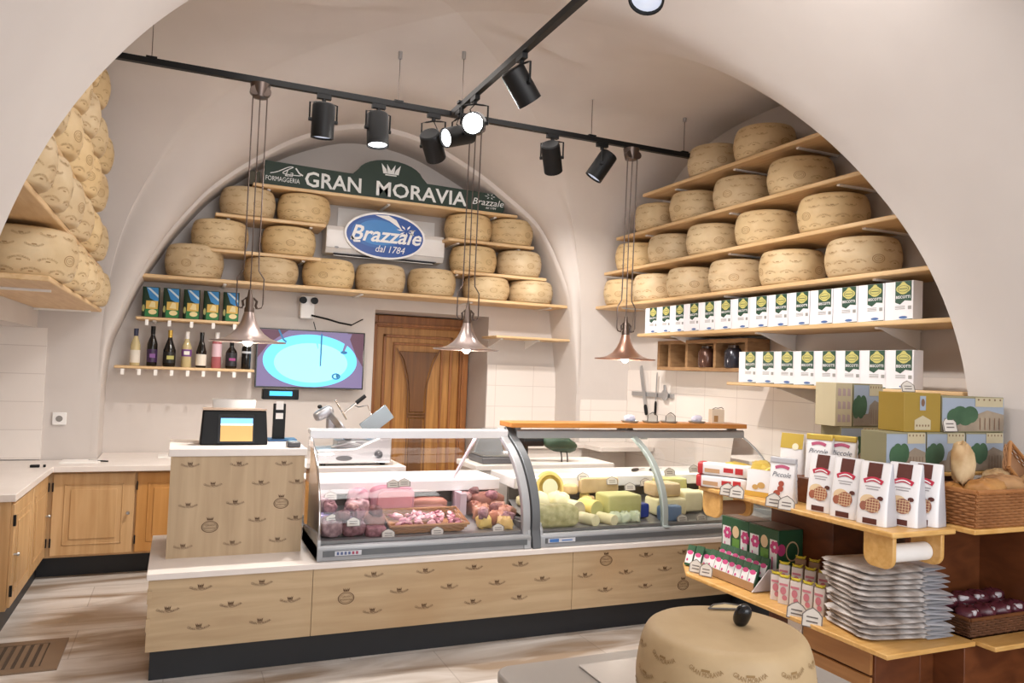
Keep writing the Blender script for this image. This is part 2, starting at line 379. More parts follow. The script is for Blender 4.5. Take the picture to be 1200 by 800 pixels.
# plane of the recess with the doorway cut out: strips left, right and above
DX0, DX1, DZ = 1.60, 2.71, 2.055
b.box(-.6, YBW, 0, DX0, YBW+.06, DZ); b.box(DX1, YBW, 0, 3.5, YBW+.06, DZ); b.box(-.6, YBW, DZ, 3.5, YBW+.06, 3.6)
b.box(DX0-.05, YBW+.06, 0, DX0, 7.52, DZ+.1); b.box(DX1, YBW+.06, 0, DX1+.05, 7.52, DZ+.1); b.box(DX0, YBW+.06, DZ, DX1, 7.52, DZ+.1); b.box(DX0, 7.5, 0, DX1, 7.56, DZ)
struct(b.build('wall_back', PLASTER, ang=40))
b = MB(); b.box(DX1+.002, YBW-.012, 0, 3.449, YBW-.001, 1.6); struct(b.build('trim_3', TILE_X, smooth=False))
b = MB(); b.box(3.49, YF-.012, 0, XRW-.014, YF-.001, 1.3); struct(b.build('trim_4', TILE_X, smooth=False))

# door in its deep opening
dr = struct(thing('door_1', 'x', 'x', (2.18, 7.40, 0)));
del dr['label']; del dr['category']
b = MB()
def P3(x0, z0, x1, z1, y0, y1, mi=0): b.box(x0, y0, z0, x1, y1, z1, mi)
P3(-.55, 0, -.43, 2.045, -.05, .06); P3(.43, 0, .52, 2.045, -.05, .06); P3(-.43, 1.93, .43, 2.045, -.05, .06)
P3(-.47, 0, -.445, 1.97, -.075, -.05); P3(.445, 0, .47, 1.97, -.075, -.05); P3(-.47, 1.945, .47, 1.97, -.075, -.05)
b.build('door_frame', DOORF, dr, bevel=.006)
b = MB(); P3(-.43, 0, .43, 1.93, .0, .04); b.build('door_leaf', DOORW, dr)
b = MB(); P3(-.36, .1, -.33, 1.86, -.02, 0); P3(.33, .1, .36, 1.86, -.02, 0); P3(-.36, 1.83, .36, 1.86, -.02, 0); P3(-.26, .1, -.235, 1.76, -.018, 0); P3(.235, .1, .26, 1.76, -.018, 0); P3(-.26, 1.76, .26, 1.785, -.018, 0)
b.build('door_moulding', DOORF, dr, bevel=.006)
gob = [(-.2, 1.70), (-.15, 1.62), (-.10, 1.45), (-.075, 1.25), (-.075, 1.1), (.075, 1.1), (.075, 1.25), (.10, 1.45), (.15, 1.62), (.2, 1.70)]
fd = lambda u, v, w: (u, w, v)
b = MB(); b.prism(list(reversed(gob)), -.022, 0, fd); P3(-.09, 1.045, .09, 1.065, -.03, 0); P3(-.09, 1.075, .09, 1.09, -.03, 0); P3(-.07, .2, .07, 1.03, -.02, 0)
b.build('goblet_panel', DOORD, dr, bevel=.005)
b = MB(); fs = lambda u, v: (u, -.024, v)
for sg in (-1, 1): stroke(b, [(sg*abs(x), z) for x, z in spl([(-.225, 1.73), (-.17, 1.62), (-.12, 1.45), (-.095, 1.25), (-.095, .2)], 3)], .012, fs)
b.build('panel_outline', DOORD, dr)

# floor grille
g = thing('floor_grille', 'bronze slatted grille let into the stone floor at the far left', 'floor grille', (-.86, 4.59, 0))
GM = mat('grille_bronze', '8F7B68', .45, .5); GD = mat('grille_dark', '4A3D33', .7)
b = MB(); b.box(-.38, -.23, 0, .38, -.17, .008); b.box(-.38, .17, 0, .38, .23, .008); b.box(-.38, -.17, 0, -.30, .17, .008); b.box(.30, -.17, 0, .38, .17, .008); b.build('frame', GM, g)
b = MB(); b.box(-.30, -.17, 0, .30, .17, .002); b.build('shaft', GD, g)
b = MB()
for k in range(15): b.box(-.29+k*.04, -.165, .002, -.268+k*.04, .165, .007)
b.build('slats', GM, g)

# ================================================================== BASE COUNTER WITH PRINTED PANELS
def logo(mb, c, s, fn, mi, kind=0):
    x, z = c
    if kind == 0:
        g = lambda u, v: fn(x+u, z+v)
        text(mb, 'GRAN MORAVIA', .017*s, g, mi, width=.115*s, R=.10*s)
        crown(mb, (0, .018*s), .030*s, .017*s, g, mi)
        stroke(mb, [(-.013*s, .014*s), (.013*s, .014*s)], .003*s, g, mi)
    else:
        g = lambda u, v: fn(x+u, z+v)
        disc(mb, (0, 0), .044*s, .032*s, g, mi, 28, .9); disc(mb, (0, 0), .036*s, .024*s, g, mi, 24, .93)
        text(mb, 'GRAN', .016*s, lambda u, v: g(u, v+.003*s), mi, width=.048*s); text(mb, 'MORAVIA', .013*s, lambda u, v: g(u, v-.012*s), mi, width=.056*s)
        crown(mb, (0, .036*s), .036*s, .018*s, g, mi)
ct = thing('base_counter', 'long low counter platform clad in printed oak board with pale top and black plinth', 'counter', (0, 4.03, 0))
b = MB(); b.box(-.065, .06, 0, 3.95, .85, .15); b.box(3.42, -.42, 0, 3.95, .06, .15); b.build('plinth', PLINTH, ct)
for k, (a, c) in enumerate(((-.085, .68), (.683, 2.19), (2.193, 3.5))):
    b = MB(); b.box(a, .01, .152, c, .03, .489)
    fn = lambda u, v: (u, .0085, v)
    rnd = random.Random(k)
    x = a+.1; col = 0
    xs = [(-.03, 0), (.22, 1)]
    i0 = int((a+1)/.1225)
    for i in range(0, 60):
        X = -.99+i*.142
        if not (a+.06 < X < c-.06): continue
        rows = ((.425, .235), (.33,))[i % 2]
        for r, zz in enumerate(rows):
            kind = 1 if (i*7+r*5) % 11 == 3 else 0
            logo(b, (X, zz), .98, fn, 1, kind)
    b.build('front_panel', [PANELW, INK], ct)
b = MB(); b.box(-.085, .03, .152, -.07, .85, .489); b.box(-.088, .0, .25, -.07, .05, .31); b.box(-.088, 0, .38, -.07, .05, .44); b.build('end_panel', PANELW, ct)
b = MB(); b.box(3.42, -.42, .152, 3.95, .0, .489); b.build('return_panel', PANELW, ct)
b = MB(); b.box(-.095, 0, .49, 3.95, .88, .52); b.build('top_slab', WHITEM, ct, bevel=.003)

# till counter
tc = thing('till_counter', 'tall till counter block in printed oak board with white top, left end of the platform', 'counter', (0, 4.31, .52))
b = MB(); b.box(-.018, .01, 0, .655, .5, .522)
fn = lambda u, v: (u, .0085, v)
lay = [(.075, .465), (.315, .465), (.545, .465), (.19, .36), (.43, .363), (.62, .365), (.075, .255), (.305, .262), (.42, .168), (.62, .168), (.06, .045), (.30, .05), (.53, .055)]
for c in lay: logo(b, c, .87, fn, 1, 0)
logo(b, (.54, .265), .9, fn, 1, 1); logo(b, (.185, .155), .95, fn, 1, 1)
b.build('body', [PANELV, INK], tc)
b = MB(); b.box(-.03, 0, .522, .665, .52, .56); b.build('top', WHITEM, tc, bevel=.003)

# till screen
TW = thing('till_terminal', 'black touch till with lit blue and tan screen standing on the till counter', 'cash register', (.13, 4.50, 1.08))
M_ = Matrix.Rotation(RAD(-16), 4, 'X')
b = MB(); b.add([(-.01, 0, 0), (.345, 0, 0), (.345, .16, 0), (-.01, .16, 0), (0, .045, .19), (.335, .045, .19), (.335, .10, .19), (0, .10, .19)], [(3, 2, 1, 0), (4, 5, 6, 7), (0, 1, 5, 4), (1, 2, 6, 5), (2, 3, 7, 6), (3, 0, 4, 7)]); b.build('housing', BLACK, TW, bevel=.008)
sf = lambda u, v, o=0: (u, v*.237-.004-o, v)
b = MB(); poly(b, [(.08, .012), (.27, .012), (.27, .168), (.08, .168)], lambda u, v: sf(u, v, .001)); b.build('bezel', BLACKG, TW)
SB = mat('screen_blue', '6FAEE8', emit='7DB8F0', es=.9); ST = mat('screen_tan', 'B98F55', emit='C2985C', es=.75); SWH = mat('screen_white', 'D0E4F0', emit='D5E8F5', es=.9)
b = MB(); poly(b, [(.093, .022), (.262, .022), (.262, .108), (.093, .108)], lambda u, v: sf(u, v, .003), 0); poly(b, [(.093, .108), (.262, .108), (.262, .118), (.093, .118)], lambda u, v: sf(u, v, .003), 1); poly(b, [(.093, .118), (.262, .118), (.262, .147), (.093, .147)], lambda u, v: sf(u, v, .003), 2)
b.build('screen', [ST, SWH, SB], TW)
b = MB(); b.box(.0, .04, .19, .335, .105, .2); b.build('top_cap', mat('tan_cap', 'B79B84', .3, .4), TW)
# customer display
cd = thing('customer_display', 'black pole customer display with small cyan screen beside the till', 'customer display', (.56, 4.76, 1.08))
b = MB(); b.box(-.035, -.02, 0, .035, .02, .22); b.build('pole', BLACK, cd, bevel=.004)
b = MB(); b.box(-.022, -.023, .13, .02, -.02, .165); b.box(-.022, -.023, .185, .02, -.02, .235); b.build('sticker', PAPER, cd)
b = MB(); b.box(-.105, -.03, .245, .105, .03, .31); b.build('display_head', BLACK, cd, bevel=.006)
b = MB(); b.box(-.065, -.034, .268, .065, -.03, .295); b.build('display_screen', mat('cyan_lcd', '3FA8D8', emit='48B4E6', es=1.0), cd)
b = MB(); b.box(-.065, -.07, 0, .10, .05, .014); b.build('base', mat('blue_steel_base', '3A5A80', .3, .5), cd, bevel=.003)
kp = thing('card_terminal', 'small grey card terminal lying at the right end of the till counter', 'card reader', (.60, 4.40, 1.08))
b = MB(); b.box(-.035, -.05, 0, .035, .05, .03); b.build('body', mat('charcoal_plastic', '4A4A4E', .4), kp, bevel=.008)
b = MB(); b.box(-.025, .0, .03, .025, .04, .032); b.build('display', mat('lcd_grey', '8F9A98', .2), kp)
b = MB()
for i in range(3):
    for j in range(3): b.box(-.022+i*.016, -.04+j*.012, .03, -.01+i*.016, -.032+j*.012, .033)
b.build('keys', mat('key_grey', 'B0B0B4', .5), kp)
pb = MB(); pb.add([(-.09, -.01, 0), (.10, -.01, 0), (.10, .06, 0), (-.09, .06, 0), (-.115, -.03, .24), (.12, -.03, .24), (.12, .07, .24), (-.115, .07, .24)], [(3, 2, 1, 0), (0, 1, 5, 4), (1, 2, 6, 5), (2, 3, 7, 6), (3, 0, 4, 7)])
pbo = pb.build('paper_carrier', PAPER, None, (.30, 4.74, 1.081), solid=.002); tag(pbo, 'open white paper carrier standing behind the till terminal', 'paper bag')

# ================================================================== BACK AND LEFT CABINETS
def knob(parent, loc, axis):
    b = MB(); M = Matrix.Translation(loc) @ (Matrix.Rotation(pi/2, 4, 'X') if axis == 'y' else Matrix.Rotation(pi/2, 4, 'Y'))
    b.lathe([(.006, 0), (.006, .012), (.013, .017), (.014, .024), (.008, .03), (0, .031)], 14, 0, M); b.build('knob', STEEL, parent)
def cab_door(parent, w, h, M, mt, hinge=1, knobside=1):
    # raised-panel door in local u (width) and v (height), facing -w
    f = lambda x0, z0, x1, z1, d0, d1, bb: bb.prism([(x0, z0), (x1, z0), (x1, z1), (x0, z1)], d0, d1, lambda u, v, w: M @ Vector((u, w, v)))
    b = MB(); f(0, 0, w, h, -.018, 0, b); d = b.build('cabinet_door', mt, parent, bevel=.003)
    b = MB(); f(.07, .07, w-.07, .078, -.022, -.018, b); f(.07, h-.078, w-.07, h-.07, -.022, -.018, b); f(.07, .07, .078, h-.07, -.022, -.018, b); f(w-.078, .07, w-.07, h-.07, -.022, -.018, b)
    f(.11, .11, w-.11, h-.11, -.024, -.018, b); b.build('raised_panel', mt, d, bevel=.004)
    hx = -.004 if hinge > 0 else w-.004
    for z in (.06, h-.12): b = MB(); f(hx, z, hx+.009, z+.06, -.026, -.012, b); b.build('hinge', BLACK, d)
    kx = w-.035 if knobside > 0 else .035
    k = MB(); c = M @ Vector((kx, -.018, h*.5)); dv = (M.to_3x3() @ Vector((0, -1, 0)))
    k.cyl(c, c+dv*.018, .006, .006, 10); k.cyl(c+dv*.018, c+dv*.028, .013, .009, 12); k.build('knob', STEEL, d)
bc = thing('back_cabinet', 'honey beech base cabinet with raised-panel doors against the back wall left of the till', 'cabinet', (0, 0, 0))
b = MB(); b.box(-.80, 6.09, .15, .62, 6.38, .74); b.box(-.5, 6.38, .15, .62, 6.84, .74); b.build('carcass', CABW, bc)
b = MB(); b.box(-.84, 6.19, 0, .62, 6.3, .15); b.build('plinth', PLINTH, bc)
for x, mt in ((-.755, CABW), (-.235, CABW2), (.215, CABW2)): cab_door(bc, .505 if x < -.5 else .44, .56, Matrix.Translation((x, 6.09, .165)), mt)
lc = thing('side_cabinet', 'honey beech base cabinet run along the left recess with dark hinges', 'cabinet', (0, 0, 0))
b = MB(); b.box(-1.6, 4.9, .15, -.80, 6.088, .74); b.build('carcass', CABW, lc)
b = MB(); b.box(-1.6, 4.0, 0, -.84, 6.3, .15); b.build('plinth', PLINTH, lc)
for y, hs in ((4.91, -1), (5.5, 1)):
    cab_door(lc, .57, .56, Matrix.Translation((-.80, y, .165)) @ Matrix.Rotation(pi/2, 4, 'Z'), CABW, -hs, hs)
lc2 = thing('low_cupboard', 'honey beech cupboard at the extreme left edge in front of the corner worktop', 'cabinet', (0, 0, 0))
b = MB(); b.box(-1.6, 4.2, .15, -.86, 4.89, .735); b.build('carcass', CABW, lc2)
cab_door(lc2, .62, .56, Matrix.Translation((-.86, 4.24, .165)) @ Matrix.Rotation(pi/2, 4, 'Z'), CABW, 1, -1)
b = MB(); pts = [(-1.68, 4.87), (-.775, 4.87), (-.755, 6.02), (.64, 6.02), (.64, 6.845), (-.525, 6.845), (-.525, 6.385), (-1.68, 6.385)]
b.prism(pts, .742, .782, lambda u, v, w: (u, v, w)); o = b.build('worktop', WHITEM, None, bevel=.003); tag(o, 'L-shaped pale worktop over the beech cabinets in the left corner', 'worktop')
def simple(name, label, cat, mb, mt, group=None, **k): return tag(mb.build(name, mt, None, **k), label, cat, group)
# things lying on the worktop
for i, (x, y, w, l) in enumerate(((-.74, 6.33, .25, 'left under the wall socket'), (-.36, 6.42, .0, ''), (-.12, 6.6, .24, 'behind the black pen'), (.16, 6.6, .2, 'beside the till counter'))):
    if w:
        b = MB(); b.box(x, y-.16, .7825, x+w, y+.03, .789, 0); b.box(x+.01, y-.155, .789, x+w-.02, y+.02, .792, 0, Matrix.Rotation(0, 4, 'Z'))
        simple('paper_stack', 'thin stack of white papers on the worktop '+l, 'papers', b, PAPER)
b = MB(); b.cyl((-.57, 6.30, .788), (-.44, 6.24, .788), .006, .005, 8); simple('marker_pen', 'black pen lying on the worktop between the papers', 'pen', b, BLACK)
b = MB(); b.box(-.885, 5.98, .783, -.83, 6.01, .80); b.box(-.81, 5.99, .783, -.795, 6.01, .80); simple('cable_adapter', 'small black adapter lying on the left worktop by the tiled recess', 'adapter', b, BLACK, bevel=.003)
so = thing('wall_socket', 'white wall socket on the pier above the left worktop', 'socket', (-.78, YF, 1.08))
b = MB(); b.box(-.045, -.012, -.045, .045, 0, .045); b.build('plate', WHITE, so, bevel=.004)
b = MB(); M = Matrix.Translation((0, -.0125, 0)) @ Matrix.Rotation(pi/2, 4, 'X'); b.lathe([(.022, 0), (.022, .003), (0, .003)], 18, 0, M); b.build('outlet', mat('socket_grey', '8C8884', .5), so)

# ================================================================== CHEESE WHEELS
def rind_mat(name, c1, c2, sc=6):
    m = bpy.data.materials.new(name); m.use_nodes = True; nt = m.node_tree; b = nt.nodes['Principled BSDF']
    tc = nt.nodes.new('ShaderNodeTexCoord'); n = nt.nodes.new('ShaderNodeTexNoise'); n.inputs['Scale'].default_value = sc; n.inputs['Detail'].default_value = 5
    oi = nt.nodes.new('ShaderNodeObjectInfo'); nt.links.new(tc.outputs['Object'], n.inputs['Vector'])
    r = ramp2(nt, n.outputs['Fac'], hexc(c1), hexc(c2), .3, .7)
    hs = nt.nodes.new('ShaderNodeHueSaturation'); mr = nt.nodes.new('ShaderNodeMapRange'); mr.inputs[3].default_value = .9; mr.inputs[4].default_value = 1.06
    nt.links.new(oi.outputs['Random'], mr.inputs[0]); nt.links.new(mr.outputs[0], hs.inputs['Value']); nt.links.new(mr.outputs[0], hs.inputs['Saturation']); nt.links.new(r.outputs[0], hs.inputs['Color'])
    nt.links.new(hs.outputs[0], b.inputs['Base Color']); b.inputs['Roughness'].default_value = .55
    bp = nt.nodes.new('ShaderNodeBump'); bp.inputs['Strength'].default_value = .15; bp.inputs['Distance'].default_value = .01; nt.links.new(n.outputs['Fac'], bp.inputs['Height']); nt.links.new(bp.outputs[0], b.inputs['Normal'])
    return m
RIND = rind_mat('cheese_rind', 'C8AB7E', 'DCC499'); RIND_SHADED = rind_mat('cheese_rind_shaded', 'B0946A', 'BFA47A')  # second rind is a darker copy: foreground shade put into the colour
def wheel_mesh(R=.22, h=.235, seed=0, ink=None):
    rnd = random.Random(seed); b = MB()
    prof = [(0, 0), (R*.78, 0), (R*.86, .006), (R*.925, .03), (R*.97, .07), (R, h*.5), (R*.975, h-.07), (R*.93, h-.03), (R*.87, h-.008), (R*.78, h), (R*.4, h+.001), (0, h+.001)]
    pp = [prof[0], prof[1]]+spl(prof[1:-2], 3)+[prof[-2], prof[-1]]
    b.lathe(pp, 56)
    def rad(z):
        for (r0, z0), (r1, z1) in zip(prof[1:-2], prof[2:-1]):
            if z0 <= z <= z1: return r0+(r1-r0)*(z-z0)/max(1e-6, z1-z0)
        return R*.85
    def on(s0, z0):
        def f(u, v):
            z = z0+v; r = rad(z)+.0016; a = (s0+u)/R; return (r*cos(a), r*sin(a), z)
        return f
    C = 2*pi*R; n = 12
    for row, z0 in enumerate((.034, .082, .134, .184)):
        for k in range(n):
            s0 = C*(k+(.5 if row % 2 else 0))/n+rnd.uniform(-.006, .006)
            f = on(s0, z0*h/.235)
            sg = -.07 if (row < 2) else .07
            if row == 1 and k % 4 == 0:
                disc(b, (0, .01), .038, .026, f, 1, 22, .88); disc(b, (0, .01), .027, .016, f, 1, 18, .87); text(b, 'GM', .018, lambda u, v: f(u, v+.004), 1)
            elif not (row == 2 and k % 4 == 0):
                text(b, 'GRAN MORAVIA', .0145, f, 1, width=.088, R=sg); stroke(b, [(-.010, .013 if sg > 0 else -.009), (.010, .013 if sg > 0 else -.009)], .005, f, 1)
    return b
WM = []
for k in range(3):
    o = wheel_mesh(seed=k).build('whole_cheese', [RIND, INKL], None, ang=50); WM.append(o)
used = [False]*3; cnt = 0
def put_wheel(x, y, z, label, group, rz=None, sz=1):
    global cnt
    k = cnt % 3; cnt += 1; rz = random.uniform(0, 6.28) if rz is None else rz
    o = WM[k] if not used[k] else WM[k].copy()
    if used[k]: COL.objects.link(o)
    used[k] = True; o.location = (x, y, z); o.rotation_euler = (0, 0, rz); o.scale = (1, 1, sz); tag(o, label, 'cheese wheel', group)

# brackets and boards
def board(name, label, x0, y0, x1, y1, ztop, th, mt, brackets=(), axis='y', group=None, wd=.014):
    t = thing(name, label, 'shelf', (x0, y0, ztop-th), 0, group)
    b = MB(); b.box(0, 0, 0, x1-x0, y1-y0, th); b.build('shelf_board', mt, t, bevel=.006)
    for q in brackets:
        b = MB()
        if axis == 'y':   # wall behind at +y
            b.box(q-x0-.012, .06, -.012, q-x0+.012, y1-y0, -.0005); b.add([(q-x0-.004, y1-y0, -wd), (q-x0+.004, y1-y0, -wd), (q-x0+.004, y1-y0, -.012), (q-x0-.004, y1-y0, -.012), (q-x0-.004, .1, -.012), (q-x0+.004, .1, -.012)], [(0, 1, 2, 3), (0, 3, 4), (1, 5, 2), (0, 4, 5, 1)])
        elif axis == 'x':  # wall at +x
            b.box(.06, q-y0-.012, -.012, x1-x0, q-y0+.012, -.0005); b.add([(x1-x0, q-y0-.004, -wd), (x1-x0, q-y0+.004, -wd), (x1-x0, q-y0+.004, -.012), (x1-x0, q-y0-.004, -.012), (.1, q-y0-.004, -.012), (.1, q-y0+.004, -.012)], [(0, 1, 2, 3), (0, 3, 4), (1, 5, 2), (0, 4, 5, 1)])
        else:              # wall at -x
            b.box(0, q-y0-.012, -.012, x1-x0-.06, q-y0+.012, -.0005); b.add([(0, q-y0-.004, -wd), (0, q-y0+.004, -wd), (0, q-y0+.004, -.012), (0, q-y0-.004, -.012), (x1-x0-.1, q-y0-.004, -.012), (x1-x0-.1, q-y0+.004, -.012)], [(0, 1, 2, 3), (0, 3, 4), (1, 5, 2), (0, 4, 5, 1)])
        b.build('bracket', WHITE, t)
    return t
TB = .028
board('wooden_shelf', 'longest beech shelf across the back wall above the door and television', -.30, 6.45, 3.40, 6.845, 2.185, TB, SHELFX, (.3, 1.4, 2.4, 3.2))
board('wooden_shelf', 'short beech shelf with two wheels, middle left of the back wall', -.02, 6.45, 1.04, 6.845, 2.425, TB, SHELFX, (.1, .9))
board('wooden_shelf', 'short beech shelf with two wheels, middle right of the back wall', 2.20, 6.45, 3.12, 6.845, 2.425, TB, SHELFX, (2.25, 3.0))
board('wooden_shelf', 'short beech shelf with two wheels, upper left of the back wall', .20, 6.45, 1.06, 6.845, 2.71, TB, SHELFX, (.3, .95))
board('wooden_shelf', 'short beech shelf with two wheels, upper right of the back wall', 2.13, 6.45, 2.98, 6.845, 2.71, TB, SHELFX, (2.25, 2.85))
board('wooden_shelf', 'topmost beech shelf of the back wall carrying the long green sign', .47, 6.45, 2.80, 6.845, 2.985, TB, SHELFX, (.6, 1.6, 2.6))
for i, x in enumerate((.07, .66, 1.13, 1.58, 2.05, 2.58, 3.03)):
    put_wheel(x, 6.625, 2.187, 'whole cheese wheel on the longest back shelf, %s from the left' % ORD[i], 'cheese wheels on the back wall', None, (1.1, .88, 1.02, 1.0, 1.0, .88, .88)[i])
for z, l, rows in ((2.427, 'middle', (.25, .79, 2.44, 2.90)), (2.712, 'upper', (.45, .90, 2.38, 2.80))):
    for i, x in enumerate(rows):
        put_wheel(x, 6.625, z, 'cheese wheel on the %s %s back shelf, %s of its pair' % (l, 'left' if i < 2 else 'right', 'left one' if i % 2 == 0 else 'right one'), 'cheese wheels on the back wall')
# right wall
RW = (('A', 2.188, 2.72, 6.37, (6.12, 5.62, 5.11, 4.57, 4.02, 3.43), 'lowest cheese shelf'), ('B', 2.498, 2.80, 6.22, (5.93, 5.40, 4.86, 4.28, 3.67), 'second shelf from below'),
      ('C', 2.80, 3.0, 6.02, (5.63, 5.10, 4.54, 3.96), 'third shelf from below'), ('D', 3.118, 3.35, 5.60, (4.87, 4.32), 'top cheese shelf'))
for n_, z, y0, y1, ys, l in RW:
    board('wooden_shelf', 'long beech shelf on the right wall, the '+l, 3.60, y0, 4.015, y1, z-.002, TB, SHELFY, (y0+.5, (y0+y1)/2, y1-.4), 'x')
    for i, y in enumerate(ys):
        put_wheel(3.80, y, z, 'cheese wheel on right wall, %s, %s from far end' % (l, ORD[i]), 'cheese wheels on the right wall')
board('wooden_shelf', 'long beech shelf on the right wall carrying fourteen white boxes', 3.60, 2.60, 4.015, 5.62, 1.905, TB, SHELFY, (3.2, 4.2, 5.2), 'x', None, .12)
board('wooden_shelf', 'short beech shelf on the right wall carrying eight white boxes', 3.60, 2.62, 4.015, 4.43, 1.525, .022, SHELFY, (3.1, 4.0), 'x', None, .10)
# left wall
LW = (('A', 1.89, 3.86, 6.30, (4.20, 4.66, 5.12, 5.58, 6.04), 'lowest left shelf'), ('B', 2.175, 2.9, 6.12, (3.40, 3.86, 4.32, 4.78, 5.24, 5.70), 'second left shelf from below'),
      ('C', 2.47, 3.1, 6.05, (3.66, 4.12, 4.58, 5.04, 5.50), 'third left shelf from below'), ('D', 2.765, 3.3, 5.97, (3.9, 4.36, 4.82, 5.28, 5.73), 'fourth left shelf from below'), ('E', 3.06, 3.7, 5.62, (4.35, 4.80, 5.25), 'topmost left shelf'))
for n_, z, y0, y1, ys, l in LW:
    board('wooden_shelf', 'beech shelf high on the left wall, the '+l, -.948, y0, -.54, y1, z-.002, .026, SHELFY, (y0+.5, y1-.12), '-x')
    for i, y in enumerate(ys):
        put_wheel(-.69, y, z, 'cheese wheel on the %s, %s from the near end' % (l, ORD[i]), 'cheese wheels on the left wall')
# empty shelves behind the counter, right of the door
board('wooden_shelf', 'empty beech shelf on white brackets right of the door below the cheese shelf', 2.64, 6.47, 3.42, 6.845, 1.865, .022, SHELFX, (2.72, 3.1), 'y', None, .08)

# ================================================================== BOTTLES AND BAGS, LEFT OF THE TELEVISION
board('wooden_shelf', 'small beech shelf holding five green and blue snack bags', -.33, 6.55, .50, 6.845, 1.86, .022, SHELFX, (-.2, .4))
board('wooden_shelf', 'lowest small beech shelf holding eight bottles', -.46, 6.55, .56, 6.845, 1.478, .022, SHELFX, (-.3, .4))
for x, z, n in ((-.25, 1.835, 5), (-.40, 1.45, 9)):
    for k in range(n):
        b = MB(); b.box(-.012, -.002, -.045, .012, 0, 0); simple('price_tag_strip', 'small white shelf tag hanging under the %s shelf at the left' % ('snack bag' if n == 5 else 'bottle'), 'price tag', b, PAPER, group='tags under the '+('snack bag shelf' if n == 5 else 'bottle shelf')).location = (x+k*(.16 if n == 5 else .115), 6.548, z+.004)
def bottle(x, h, r, glassc, cap, lab, labz, label, y=6.68, neck=.36, ac=None, shoulder=.55):
    t = thing('bottle', label, 'bottle', (x, y, 1.4785), random.uniform(-.3, .3), 'bottles on the small shelf')
    b = MB(); rn = .014
    b.lathe([(0, 0), (r*.9, 0), (r, .008), (r, h*shoulder), (r*.85, h*(shoulder+.07)), (rn*1.2, h*(1-neck+.12)), (rn, h*(1-neck+.2)), (rn, h*.97), (0, h*.97)], 20); b.build('glass_body', glassc, t, ang=60)
    b = MB(); b.lathe([(rn*1.15, h*.8), (rn*1.25, h), (0, h)], 14); b.build('capsule', cap, t)
    b = MB(); b.lathe([(r+.0008, h*labz[0]), (r+.0008, h*labz[1])], 20); b.build('paper_label', lab, t)
    if ac: b = MB(); M = Matrix.Translation((0, -r-.002, h*(labz[0]+labz[1])/2)); b.box(-r*.55, -.001, -h*.05, r*.55, .002, h*.05, 0, M); b.build('label_motif', ac, t)
GB = mat('dark_wine_glass', '161210', .12); GP = mat('pale_wine_glass', 'C9B98C', .12); GR = mat('rose_wine_glass', 'B0646A', .12)
CREAM = mat('cream_label', 'E6DFD2', .6); PURP = mat('purple_label', '7A4A8E', .5); GOLD = mat('gold_foil', 'C9A750', .3, .6); NAVY = mat('navy_foil', '2C3350', .4); PINKL = mat('pale_pink_label', 'E2C2CC', .5)
px = lambda x: {0: -.31, 1: -.185, 2: -.06, 3: .065, 4: .18, 5: .295, 6: .415, 7: .53}[x]
XB = (-.325, -.205, -.08, .045, .155, .27, .385, .50)
bottle(XB[0], .29, .036, GP, NAVY, CREAM, (.08, .42), 'pale white-wine bottle with navy capsule and cream label, far left')
bottle(XB[1], .315, .038, GB, BLACK, mat('aubergine_label', '3A2248', .4), (.1, .42), 'black bottle with dark purple label, second from left', ac=PURP)
bottle(XB[2], .29, .047, GB, GOLD, mat('black_label', '1C1B18', .4), (.1, .4), 'wide dark sparkling bottle with gold neck and shield', ac=mat('yellow_green_shield', 'B4B060', .5), shoulder=.45)
bottle(XB[3], .285, .038, GP, WHITE, PURP, (.3, .5), 'pale bottle with slanted purple label and white capsule', ac=PAPER)
bottle(XB[4], .285, .040, GB, BLACKG, CREAM, (.06, .38), 'dark bottle with large cream label and black cap', shoulder=.45)
bottle(XB[5], .29, .038, GR, WHITE, PINKL, (.32, .68), 'rose wine bottle with pale pink label and white cap', shoulder=.7)
bottle(XB[6], .215, .044, GB, BLACK, mat('charcoal_label', '2B2B30', .4), (.1, .6), 'short squat black bottle with a magenta line', ac=mat('magenta', '9A3E7C', .5), shoulder=.62, neck=.3)
bottle(XB[7], .215, .037, GB, BLACK, mat('grey_band', 'C8CCD2', .4), (.6, .68), 'short straight dark bottle with grey band, far right', shoulder=.8, neck=.3)

